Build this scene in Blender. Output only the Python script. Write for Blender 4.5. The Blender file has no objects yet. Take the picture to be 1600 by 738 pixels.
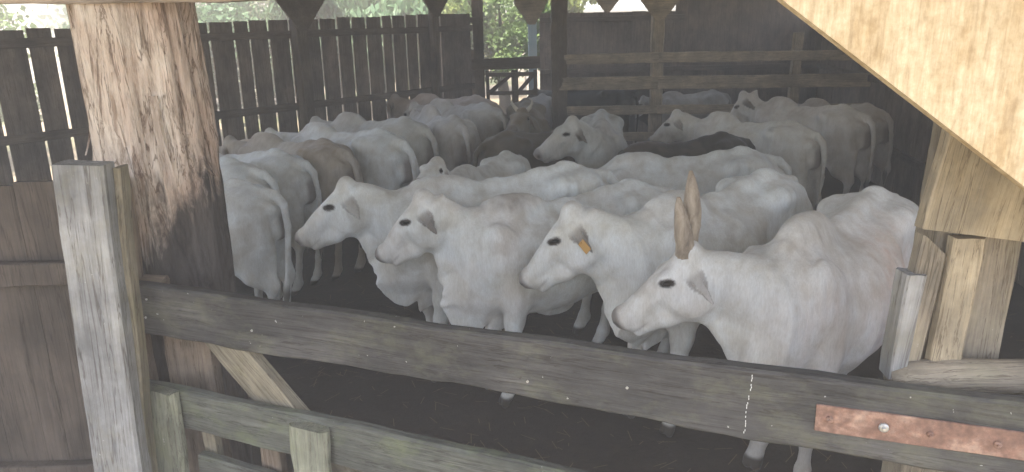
import bpy, math, random
import numpy as np
from mathutils import Vector, Matrix, Euler

scene = bpy.context.scene
COL = scene.collection
R = math.radians

# ---------------------------------------------------------------- camera, sky, sun, exposure
cam_data = bpy.data.cameras.new('camera')
cam = bpy.data.objects.new('camera', cam_data); COL.objects.link(cam); scene.camera = cam
cam_data.sensor_width = 36.0; cam_data.lens = 36.0*1150/1600
cam_data.clip_start = .05; cam_data.clip_end = 500
CAM_Z = 2.4
cam.matrix_world = Matrix.Translation((0, 0, CAM_Z)) @ Matrix.Rotation(R(90-16), 4, 'X') @ Matrix.Rotation(R(-1.2), 4, 'Z')

SUN_EL, SUN_AZ = 69.0, 200.0          # azimuth clockwise from +Y: the sun stands behind the camera, a little to the left
world = bpy.data.worlds.new('World'); scene.world = world; world.use_nodes = True
wn = world.node_tree.nodes; wl = world.node_tree.links
sky = wn.new('ShaderNodeTexSky'); sky.sky_type = 'NISHITA'; sky.sun_disc = False
sky.sun_elevation = R(SUN_EL); sky.sun_rotation = R(SUN_AZ); sky.dust_density = 3.0; sky.air_density = 1.0; sky.ozone_density = .8
wl.new(sky.outputs[0], wn['Background'].inputs['Color']); wn['Background'].inputs['Strength'].default_value = .15
sun_d = bpy.data.lights.new('sun', 'SUN'); sun_d.energy = 3.6; sun_d.angle = R(.5); sun_d.color = (1, .94, .84)
sun = bpy.data.objects.new('sun', sun_d); COL.objects.link(sun)
sdir = Vector((math.sin(R(SUN_AZ))*math.cos(R(SUN_EL)), math.cos(R(SUN_AZ))*math.cos(R(SUN_EL)), math.sin(R(SUN_EL))))
sun.rotation_euler = sdir.to_track_quat('Z', 'Y').to_euler(); sun.location = (0, -5, 12)
vs = scene.view_settings
vs.view_transform = 'Standard'; vs.look = 'None'; vs.exposure = 2.85; vs.gamma = 1.0; vs.use_curve_mapping = False
scene.cycles.max_bounces = 8; scene.cycles.diffuse_bounces = 5
try: scene.cycles.use_denoising = True
except Exception: pass

# ---------------------------------------------------------------- materials
def mat(name, rough=.8, spec=.3):
    m = bpy.data.materials.new(name); m.use_nodes = True
    b = m.node_tree.nodes['Principled BSDF']; b.inputs['Roughness'].default_value = rough
    b.inputs['Specular IOR Level'].default_value = spec
    return m, m.node_tree.nodes, m.node_tree.links, b
def ramp(n, stops):
    r = n.new('ShaderNodeValToRGB'); e = r.color_ramp.elements
    while len(e) < len(stops): e.new(.5)
    for el, (p, c) in zip(e, stops):
        el.position = p; el.color = (*c, 1) if len(c) == 3 else c
    return r
def noise(n, l, vec, scale, detail=5, rough=.6, dist=0):
    t = n.new('ShaderNodeTexNoise'); t.inputs['Scale'].default_value = scale; t.inputs['Detail'].default_value = detail
    t.inputs['Roughness'].default_value = rough; t.inputs['Distortion'].default_value = dist
    if vec: l.new(vec, t.inputs['Vector'])
    return t
def mapping(n, l, sc, loc=(0, 0, 0), src='Object'):
    tc = n.new('ShaderNodeTexCoord'); mp = n.new('ShaderNodeMapping')
    mp.inputs['Scale'].default_value = sc; mp.inputs['Location'].default_value = loc
    l.new(tc.outputs[src], mp.inputs['Vector']); return mp.outputs[0]
def mix(n, l, fac, a, b, mode='MIX'):
    m = n.new('ShaderNodeMix'); m.data_type = 'RGBA'; m.blend_type = mode
    for s, v in ((m.inputs[0], fac), (m.inputs[6], a), (m.inputs[7], b)):
        if isinstance(v, (int, float)): s.default_value = v
        elif isinstance(v, tuple): s.default_value = (*v, 1)
        else: l.new(v, s)
    return m.outputs[2]
def bump(n, l, b, src, strength, dist, prev=None):
    u = n.new('ShaderNodeBump'); u.inputs['Strength'].default_value = strength; u.inputs['Distance'].default_value = dist
    l.new(src, u.inputs['Height'])
    if prev is not None: l.new(prev, u.inputs['Normal'])
    l.new(u.outputs[0], b.inputs['Normal']); return u.outputs[0]

def wood(name, dark, light, moss=None, moss_amt=.0, grain=1.0, bumpy=.5, rough=.85, spots=0, axis=0):
    """weathered sawn wood, grain along the board's own x axis"""
    m, n, l, b = mat(name, rough, .25)
    oi = n.new('ShaderNodeObjectInfo')
    tc = n.new('ShaderNodeTexCoord'); ad = n.new('ShaderNodeVectorMath'); ad.operation = 'ADD'
    ml = n.new('ShaderNodeVectorMath'); ml.operation = 'SCALE'; ml.inputs[3].default_value = 31.0
    cb = n.new('ShaderNodeCombineXYZ')
    for i in range(3): l.new(oi.outputs['Random'], cb.inputs[i])
    l.new(cb.outputs[0], ml.inputs[0]); l.new(tc.outputs['Object'], ad.inputs[0]); l.new(ml.outputs[0], ad.inputs[1])
    def mp(sc):
        if axis == 2: sc = (sc[1], sc[2], sc[0])
        q = n.new('ShaderNodeMapping'); q.inputs['Scale'].default_value = sc; l.new(ad.outputs[0], q.inputs['Vector']); return q.outputs[0]
    g1 = noise(n, l, mp((1.2*grain, 22*grain, 22*grain)), 2.2, 8, .65, .6)
    g2 = noise(n, l, mp((3*grain, 90*grain, 90*grain)), 2.0, 4, .7)
    g3 = noise(n, l, mp((1, 1.6, 1.6)), 2.6, 6, .6); g5 = noise(n, l, mp((.55*grain, 13*grain, 13*grain)), 2.6, 5, .6, .8)
    g4 = noise(n, l, mp((2.5, 3, 3)), 4.0, 6, .7)
    r1 = ramp(n, [(.32, dark), (.66, light)]); l.new(g1.outputs[0], r1.inputs[0])
    c = mix(n, l, .55, r1.outputs[0], mix(n, l, g2.outputs[0], tuple(v*.35 for v in dark), tuple(min(1, v*1.25) for v in light)))
    rr = ramp(n, [(.35, (.55, .55, .55)), (.7, (1.25, 1.22, 1.18))]); l.new(g3.outputs[0], rr.inputs[0])
    c = mix(n, l, 1.0, c, rr.outputs[0], 'MULTIPLY')
    r5 = ramp(n, [(.478, (1, 1, 1)), (.497, (.30, .27, .25)), (.503, (.30, .27, .25)), (.518, (1, 1, 1))]); l.new(g5.outputs[0], r5.inputs[0])
    c = mix(n, l, .75, c, r5.outputs[0], 'MULTIPLY')
    rs = ramp(n, [(.42, (.8, .8, .8)), (.62, (1.1, 1.1, 1.1))]); l.new(g4.outputs[0], rs.inputs[0])
    c = mix(n, l, .6, c, rs.outputs[0], 'MULTIPLY')
    if moss:
        gm = noise(n, l, mp((1.5, 2.5, 2.5)), 3.5, 8, .7); rm = ramp(n, [(.5-.0*moss_amt, (0, 0, 0)), (.66, (1, 1, 1))]); l.new(gm.outputs[0], rm.inputs[0])
        mm = n.new('ShaderNodeMath'); mm.operation = 'MULTIPLY'; mm.inputs[1].default_value = moss_amt; l.new(rm.outputs[0], mm.inputs[0])
        c = mix(n, l, mm.outputs[0], c, moss)
    if spots:
        gs_ = noise(n, l, mp((30, 30, 30)), 1.6, 3, .5); rp = ramp(n, [(.735, (0, 0, 0)), (.76, (1, 1, 1))]); l.new(gs_.outputs[0], rp.inputs[0])
        ms = n.new('ShaderNodeMath'); ms.operation = 'MULTIPLY'; ms.inputs[1].default_value = spots; l.new(rp.outputs[0], ms.inputs[0])
        c = mix(n, l, ms.outputs[0], c, (.55, .54, .50))
    l.new(c, b.inputs['Base Color'])
    p = bump(n, l, b, g1.outputs[0], bumpy, .006)
    p = bump(n, l, b, g2.outputs[0], bumpy*.8, .002, p)
    bump(n, l, b, g3.outputs[0], bumpy*.6, .01, p)
    return m

M = {}
M['rail'] = wood('weathered_grey_wood', (.029, .029, .029), (.108, .107, .105), (.20, .20, .13), .25, 1.0, .7, spots=.6)
M['rail_low'] = wood('mossy_grey_wood', (.05, .055, .048), (.175, .185, .16), (.17, .20, .10), .45, 1.0, .8, spots=.5)
M['batten'] = wood('mossy_batten_wood', (.11, .12, .095), (.30, .31, .24), (.20, .22, .12), .45, 1.0, .8, spots=.7)
M['brace'] = wood('dusty_brace_wood', (.14, .125, .095), (.33, .30, .225), (.22, .21, .11), .35, 1.0, .6, spots=.3)
M['post_pale'] = wood('bleached_post_wood', (.16, .16, .16), (.40, .41, .41), (.25, .23, .15), .25, .8, .5, spots=.4)
M['fresh'] = wood('fresh_sawn_wood', (.34, .28, .19), (.54, .47, .34), (.40, .32, .20), .4, 1.3, .5, spots=.2)
M['dry'] = wood('dry_tan_wood', (.18, .155, .12), (.38, .335, .26), (.26, .24, .16), .4, 1.0, .6, spots=.3)
M['plank_dark'] = wood('dark_plank_wood', (.16, .125, .098), (.29, .235, .185), None, 0, .7, .5)
M['plank_up'] = wood('dark_upright_planks', (.19, .15, .12), (.34, .275, .22), None, 0, .7, .5, axis=2)
M['plank_side'] = wood('dark_side_planks', (.05, .043, .036), (.12, .10, .085), None, 0, .7, .5, axis=2)  # darker plank tone, used on the side walls
M['post_dark'] = wood('brown_post_wood', (.13, .10, .075), (.26, .21, .16), None, 0, .8, .5)
M['rail_tan'] = wood('tan_rail_wood', (.38, .30, .20), (.62, .52, .38), (.2, .16, .1), .3, .8, .5)
M['beam'] = wood('pale_beam_wood', (.30, .25, .20), (.55, .47, .40), None, 0, .8, .5)

def bark():
    m, n, l, b = mat('peeling_bark', .9, .2)
    v = mapping(n, l, (1, 1, .16)); vf = mapping(n, l, (1, 1, .30)); vi = mapping(n, l, (1, 1, 1))
    a = noise(n, l, v, 14, 9, .68, .8); f = noise(n, l, v, 46, 6, .7); p = noise(n, l, vi, 2.6, 6, .6, .5); q = noise(n, l, vf, 9, 8, .7, 1.2)
    r = ramp(n, [(.30, (.34, .27, .22)), (.44, (.54, .46, .39)), (.58, (.68, .61, .53)), (.75, (.78, .74, .68))]); l.new(a.outputs[0], r.inputs[0])
    rp = ramp(n, [(.42, (.92, .83, .78)), (.6, (1.0, .98, .95))]); l.new(p.outputs[0], rp.inputs[0])
    c = mix(n, l, 1.0, r.outputs[0], rp.outputs[0], 'MULTIPLY')
    rf = ramp(n, [(.34, (.48, .42, .38)), (.50, (1.0, 1.0, 1.0)), (.7, (1.12, 1.12, 1.12))]); l.new(f.outputs[0], rf.inputs[0])
    c = mix(n, l, .85, c, rf.outputs[0], 'MULTIPLY')
    ck = noise(n, l, mapping(n, l, (1, 1, .12)), 11, 5, .6, 1.5)
    ra = ramp(n, [(.474, (1, 1, 1)), (.497, (.22, .17, .14)), (.503, (.22, .17, .14)), (.526, (1, 1, 1))]); l.new(ck.outputs[0], ra.inputs[0])
    c = mix(n, l, .8, c, ra.outputs[0], 'MULTIPLY')
    # the bark is darker low down and to the right, up to a ragged line about 1.6 m above the ground
    tc = n.new('ShaderNodeTexCoord'); sx = n.new('ShaderNodeSeparateXYZ'); l.new(tc.outputs['Object'], sx.inputs[0])
    ma = n.new('ShaderNodeMath'); ma.operation = 'MULTIPLY_ADD'; ma.inputs[1].default_value = .9; l.new(q.outputs[0], ma.inputs[0]); l.new(sx.outputs[2], ma.inputs[2])
    mx = n.new('ShaderNodeMath'); mx.operation = 'MULTIPLY_ADD'; mx.inputs[1].default_value = -.95; l.new(sx.outputs[0], mx.inputs[0]); l.new(ma.outputs[0], mx.inputs[2])
    rz = ramp(n, [(.0, (1, 1, 1)), (1.0, (0, 0, 0))]);
    mr = n.new('ShaderNodeMapRange'); mr.inputs[1].default_value = 1.92; mr.inputs[2].default_value = 2.12; mr.inputs[3].default_value = 1; mr.inputs[4].default_value = 0
    l.new(mx.outputs[0], mr.inputs[0])
    dk = ramp(n, [(.35, (.045, .04, .038)), (.7, (.16, .14, .125))]); l.new(q.outputs[0], dk.inputs[0])
    c = mix(n, l, mr.outputs[0], c, dk.outputs[0])
    l.new(c, b.inputs['Base Color'])
    pp = bump(n, l, b, a.outputs[0], .8, .03); pp = bump(n, l, b, f.outputs[0], .6, .008, pp); bump(n, l, b, q.outputs[0], .5, .02, pp)
    return m
M['bark'] = bark()

def coat_mat():
    m, n, l, b = mat('cattle_hair_coat', .72, .22)
    at = n.new('ShaderNodeAttribute'); at.attribute_name = 'coat'
    v = mapping(n, l, (1, 1, .22)); vi = mapping(n, l, (1, 1, 1))
    f = noise(n, l, v, 120, 4, .75); g = noise(n, l, vi, 5, 6, .6, .3); k = noise(n, l, v, 16, 6, .65, .4)
    rf = ramp(n, [(.34, (.88, .87, .85)), (.64, (1.04, 1.04, 1.04))]); l.new(f.outputs[0], rf.inputs[0])
    rg = ramp(n, [(.35, (.86, .82, .76)), (.6, (1.03, 1.03, 1.03))]); l.new(g.outputs[0], rg.inputs[0])
    rk = ramp(n, [(.36, (.91, .90, .88)), (.58, (1.02, 1.02, 1.02))]); l.new(k.outputs[0], rk.inputs[0])
    c = mix(n, l, 1.0, at.outputs['Color'], rf.outputs[0], 'MULTIPLY'); c = mix(n, l, 1.0, c, rg.outputs[0], 'MULTIPLY'); c = mix(n, l, .8, c, rk.outputs[0], 'MULTIPLY')
    l.new(c, b.inputs['Base Color'])
    b.inputs['Sheen Weight'].default_value = .15
    p = bump(n, l, b, f.outputs[0], .35, .004); bump(n, l, b, k.outputs[0], .35, .012, p)
    return m
M['coat'] = coat_mat()
m, n, l, b = mat('wet_eye', .3, .3); b.inputs['Base Color'].default_value = (.012, .009, .008, 1); M['eye'] = m
def horn_mat():
    m, n, l, b = mat('horn', .55, .4); v = mapping(n, l, (1, 1, .35)); a = noise(n, l, v, 22, 6, .7, .5)
    r = ramp(n, [(.3, (.16, .125, .095)), (.5, (.38, .31, .235)), (.75, (.58, .51, .41))]); l.new(a.outputs[0], r.inputs[0]); l.new(r.outputs[0], b.inputs['Base Color'])
    bump(n, l, b, a.outputs[0], .6, .006); return m
M['horn'] = horn_mat()
m, n, l, b = mat('pale_horn', .55, .4); b.inputs['Base Color'].default_value = (.5, .46, .38, 1); M['pale_horn'] = m
m, n, l, b = mat('ear_tag_plastic', .45, .4); b.inputs['Base Color'].default_value = (.50, .29, .09, 1); M['tag'] = m
def rust():
    m, n, l, b = mat('rusty_steel', .7, .4); v = mapping(n, l, (1, 1, 1)); a = noise(n, l, v, 14, 8, .7); d = noise(n, l, v, 60, 5, .6)
    r = ramp(n, [(.3, (.09, .05, .038)), (.5, (.20, .115, .085)), (.7, (.36, .25, .19))]); l.new(a.outputs[0], r.inputs[0])
    rr = ramp(n, [(.4, (.8, .8, .8)), (.7, (1.2, 1.15, 1.1))]); l.new(d.outputs[0], rr.inputs[0])
    l.new(mix(n, l, 1.0, r.outputs[0], rr.outputs[0], 'MULTIPLY'), b.inputs['Base Color']); bump(n, l, b, d.outputs[0], .4, .002); return m
M['rust'] = rust()
m, n, l, b = mat('zinc_bolt', .35, .5); b.inputs['Base Color'].default_value = (.42, .43, .43, 1); b.inputs['Metallic'].default_value = .7; M['zinc'] = m
m, n, l, b = mat('pale_blue_paint', .6, .4); v = mapping(n, l, (1, 1, 1)); a = noise(n, l, v, 6, 6, .6)
r = ramp(n, [(.3, (.55, .70, .78)), (.7, (.70, .80, .84))]); l.new(a.outputs[0], r.inputs[0]); l.new(r.outputs[0], b.inputs['Base Color']); M['blue'] = m
def mud():
    m, n, l, b = mat('trodden_mud', .8, .3); v = mapping(n, l, (1, 1, 1)); a = noise(n, l, v, 1.6, 8, .7); c_ = noise(n, l, v, 16, 8, .75); s = noise(n, l, mapping(n, l, (1, 6, 1)), 24, 4, .6)
    r = ramp(n, [(.3, (.014, .010, .007)), (.55, (.028, .021, .015)), (.8, (.055, .042, .028))]); l.new(a.outputs[0], r.inputs[0])
    r2 = ramp(n, [(.3, (.5, .5, .5)), (.7, (1.3, 1.25, 1.15))]); l.new(c_.outputs[0], r2.inputs[0])
    c = mix(n, l, 1, r.outputs[0], r2.outputs[0], 'MULTIPLY')
    rs = ramp(n, [(.70, (0, 0, 0)), (.76, (1, 1, 1))]); l.new(s.outputs[0], rs.inputs[0])
    mm = n.new('ShaderNodeMath'); mm.operation = 'MULTIPLY'; mm.inputs[1].default_value = .35; l.new(rs.outputs[0], mm.inputs[0])
    c = mix(n, l, mm.outputs[0], c, (.16, .12, .07)); l.new(c, b.inputs['Base Color'])
    p = bump(n, l, b, a.outputs[0], .6, .08); bump(n, l, b, c_.outputs[0], .8, .03, p); return m
M['mud'] = mud()
def dirt():
    m, n, l, b = mat('dry_yard_dirt', .95, .1); v = mapping(n, l, (1, 1, 1)); a = noise(n, l, v, .25, 8, .65); c_ = noise(n, l, v, 5, 8, .7)
    r = ramp(n, [(.40, (.07, .10, .03)), (.5, (.27, .21, .14)), (.7, (.36, .30, .21))]); l.new(a.outputs[0], r.inputs[0])
    r2 = ramp(n, [(.3, (.7, .7, .7)), (.7, (1.15, 1.15, 1.15))]); l.new(c_.outputs[0], r2.inputs[0])
    l.new(mix(n, l, 1, r.outputs[0], r2.outputs[0], 'MULTIPLY'), b.inputs['Base Color']); bump(n, l, b, c_.outputs[0], .6, .05); return m
M['dirt'] = dirt()
def leaf(name, c1, c2):
    m, n, l, b = mat(name, .55, .4); v = mapping(n, l, (1, 1, 1)); a = noise(n, l, v, 1.5, 4, .6); d = noise(n, l, v, 14, 3, .6)
    r = ramp(n, [(.35, c1), (.65, c2)]); l.new(mix(n, l, .5, a.outputs[0], d.outputs[0]), r.inputs[0]); l.new(r.outputs[0], b.inputs['Base Color'])
    t = n.new('ShaderNodeBsdfTranslucent'); l.new(r.outputs[0], t.inputs['Color']); ms = n.new('ShaderNodeMixShader'); ms.inputs[0].default_value = .35
    l.new(b.outputs[0], ms.inputs[1]); l.new(t.outputs[0], ms.inputs[2]); l.new(ms.outputs[0], n['Material Output'].inputs['Surface']); return m
M['leaf'] = leaf('green_leaves', (.07, .125, .035), (.16, .23, .07)); M['leaf2'] = leaf('bluish_green_leaves', (.06, .125, .06), (.14, .22, .11)); M['leaf3'] = leaf('yellow_green_leaves', (.12, .17, .03), (.26, .30, .07))
m, n, l, b = mat('tree_bark', .9, .1); b.inputs['Base Color'].default_value = (.10, .085, .065, 1); M['tbark'] = m
def tin(name, c1, c2, rough=.5):
    m, n, l, b = mat(name, rough, .4); v = mapping(n, l, (1, 1, 1)); a = noise(n, l, v, 2, 8, .65)
    r = ramp(n, [(.35, c1), (.65, c2)]); l.new(a.outputs[0], r.inputs[0]); l.new(r.outputs[0], b.inputs['Base Color']); return m
M['tin'] = tin('corrugated_sheet', (.30, .29, .27), (.45, .44, .42)); M['tin_white'] = tin('white_corrugated_sheet', (.26, .28, .28), (.36, .38, .38))

# ---------------------------------------------------------------- object helpers
WM = {}
def tag(o, label=None, cat=None, group=None, kind=None):
    if label: o['label'] = label
    if cat: o['category'] = cat
    if group: o['group'] = group
    if kind: o['kind'] = kind
    return o
def link(o, parent=None, mw=None):
    mw = mw if mw is not None else Matrix.Identity(4)
    COL.objects.link(o)
    if parent is not None:
        o.parent = parent; o.matrix_basis = WM[parent.name].inverted() @ mw
    else: o.matrix_basis = mw
    WM[o.name] = mw.copy(); return o
def empty(name, loc, rz=0):
    o = bpy.data.objects.new(name, None); o.empty_display_size = .2
    return link(o, None, Matrix.Translation(loc) @ Matrix.Rotation(rz, 4, 'Z'))
def mesh_obj(name, verts, faces, material, parent=None, mw=None, smooth=False):
    me = bpy.data.meshes.new(name); me.from_pydata([tuple(v) for v in verts], [], [tuple(int(i) for i in f) for f in faces]); me.materials.append(material)
    if smooth: me.polygons.foreach_set('use_smooth', [True]*len(me.polygons))
    me.update(); return link(bpy.data.objects.new(name, me), parent, mw)
class MB:
    def __init__(s): s.v = []; s.f = []
    def add(s, v, f): o = len(s.v); s.v += [tuple(a) for a in v]; s.f += [tuple(i+o for i in q) for q in f]
    def box(s, c, h, ax=None):
        c = Vector(c); ax = ax or (Vector((1, 0, 0)), Vector((0, 1, 0)), Vector((0, 0, 1)))
        vs_ = [c+ax[0]*(h[0]*i)+ax[1]*(h[1]*j)+ax[2]*(h[2]*k) for i in (-1, 1) for j in (-1, 1) for k in (-1, 1)]
        s.add(vs_, [(0, 1, 3, 2), (4, 6, 7, 5), (0, 4, 5, 1), (2, 3, 7, 6), (0, 2, 6, 4), (1, 5, 7, 3)])
    def tube(s, pts, n=10):
        """(point, radius) chain"""
        P = [Vector(p) for p, r in pts]; base = len(s.v); ref = Vector((.31, .17, .93))
        for i, (p, r) in enumerate(pts):
            t = (P[min(i+1, len(P)-1)]-P[max(i-1, 0)]).normalized(); a = t.cross(ref)
            if a.length < .1: a = t.cross(Vector((1, 0, 0)))
            a.normalize(); b_ = t.cross(a)
            for k in range(n):
                w = 2*math.pi*k/n; s.v.append(tuple(P[i]+(a*math.cos(w)+b_*math.sin(w))*r))
        for i in range(len(pts)-1):
            for k in range(n):
                k2 = (k+1) % n; s.f.append((base+i*n+k, base+i*n+k2, base+(i+1)*n+k2, base+(i+1)*n+k))
        s.f.append(tuple(base+k for k in range(n))[::-1]); s.f.append(tuple(base+(len(pts)-1)*n+k for k in range(n)))
    def build(s, name, material, parent=None, mw=None, smooth=False): return mesh_obj(name, s.v, s.f, material, parent, mw, smooth)

def board(name, a, b, w, t, material, parent=None, up=(0, 0, 1), wob=.004, cham=.006, seed=0, taper=1.0, ends=True, clip0=0, clip1=0):
    """a sawn timber from a to b (centre line), width w along `up`, thickness t, worn edges; local x runs along it"""
    rnd = random.Random(seed*7919+len(name)*13+int(abs(a[0])*1000)+int(abs(a[2])*777))
    a = Vector(a); b = Vector(b); L = (b-a).length; X = (b-a).normalized(); Yv = Vector(up).cross(X).normalized(); Z = X.cross(Yv)
    mw = Matrix((( X.x, Yv.x, Z.x, a.x), (X.y, Yv.y, Z.y, a.y), (X.z, Yv.z, Z.z, a.z), (0, 0, 0, 1)))
    n = max(3, int(L/.06)); c = cham
    prof = [(-t/2+c, -w/2), (t/2-c, -w/2), (t/2, -w/2+c), (t/2, 0), (t/2, w/2-c), (t/2-c, w/2), (-t/2+c, w/2), (-t/2, w/2-c), (-t/2, 0), (-t/2, -w/2+c)]
    v = []; f = []; m_ = len(prof)
    ph = [rnd.random()*6 for _ in range(8)]
    for i in range(n+1):
        x = L*i/n; e = 1.0
        du = wob*(math.sin(x*2.3+ph[0])+.5*math.sin(x*7+ph[1])+.3*math.sin(x*23+ph[6])); dt = wob*(math.sin(x*1.7+ph[2])+.5*math.sin(x*9+ph[3])); db = wob*(math.sin(x*3.1+ph[4])+.5*math.sin(x*11+ph[5])+.3*math.sin(x*29+ph[7]))
        for (yy, zz) in prof:
            z = zz*(1+(taper-1)*i/n)+(dt if zz > 0 else db)+rnd.uniform(-1, 1)*wob*.25; xx = x
            if i == 0: xx += clip0*(zz/w+.5)+rnd.uniform(-1, 1)*wob*.6
            if i == n: xx -= clip1*(zz/w+.5)+rnd.uniform(-1, 1)*wob*.6
            v.append((xx, yy+du*.6+rnd.uniform(-1, 1)*wob*.2, z))
    for i in range(n):
        for k in range(m_):
            k2 = (k+1) % m_; f.append((i*m_+k, (i+1)*m_+k, (i+1)*m_+k2, i*m_+k2))
    f.append(tuple(range(m_))); f.append(tuple(n*m_+k for k in range(m_))[::-1])
    return mesh_obj(name, v, f, material, parent, mw)

# ---------------------------------------------------------------- cattle: one smooth implicit body per animal
def V3(*a): return np.array(a, dtype=np.float64)
def nrm(v): return v/np.linalg.norm(v)
def head_axes(yaw, pitch, roll=0.0):
    f = V3(math.cos(pitch)*math.cos(yaw), math.cos(pitch)*math.sin(yaw), math.sin(pitch))
    l = V3(-math.sin(yaw), math.cos(yaw), 0.0)
    u = np.cross(f, l)
    if roll:
        c, s = math.cos(roll), math.sin(roll)
        l, u = l*c+u*s, u*c-l*s
    return f, l, u
NB = V3(.50, 0, 1.13)                       # neck base
def pose(p):
    """joint positions of one animal in its own frame (x forward, y left, z up, feet on z=0)"""
    ny, npi, hy, hp = [math.radians(p[k]) for k in ('ny', 'np', 'hy', 'hp')]
    L = p.get('nl', .52)
    f1, l1, u1 = head_axes(ny*.45, npi*.8)
    f2, l2, u2 = head_axes(ny*1.25, npi*1.15)
    M = NB + f1*L*.5
    J = M + f2*L*.5
    f, l, u = head_axes(hy, hp, math.radians(p.get('hr', 0)))
    J2 = J + u*.10                          # top of the poll
    return dict(M=M, J=J, poll=J2, f=f, l=l, u=u, l1=l1, l2=l2, u1=u1, u2=u2,
                nose=J2+f*.52-u*.10, eye=J2+f*.17+l*.115-u*.055,
                hump=V3(.40, 0, 1.31+.115*p.get('hump', 1)), hook=V3(-.52, 0, 1.425), tailhead=V3(-.90, 0, 1.31),
                wither=V3(.1, 0, 1.35))

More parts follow.
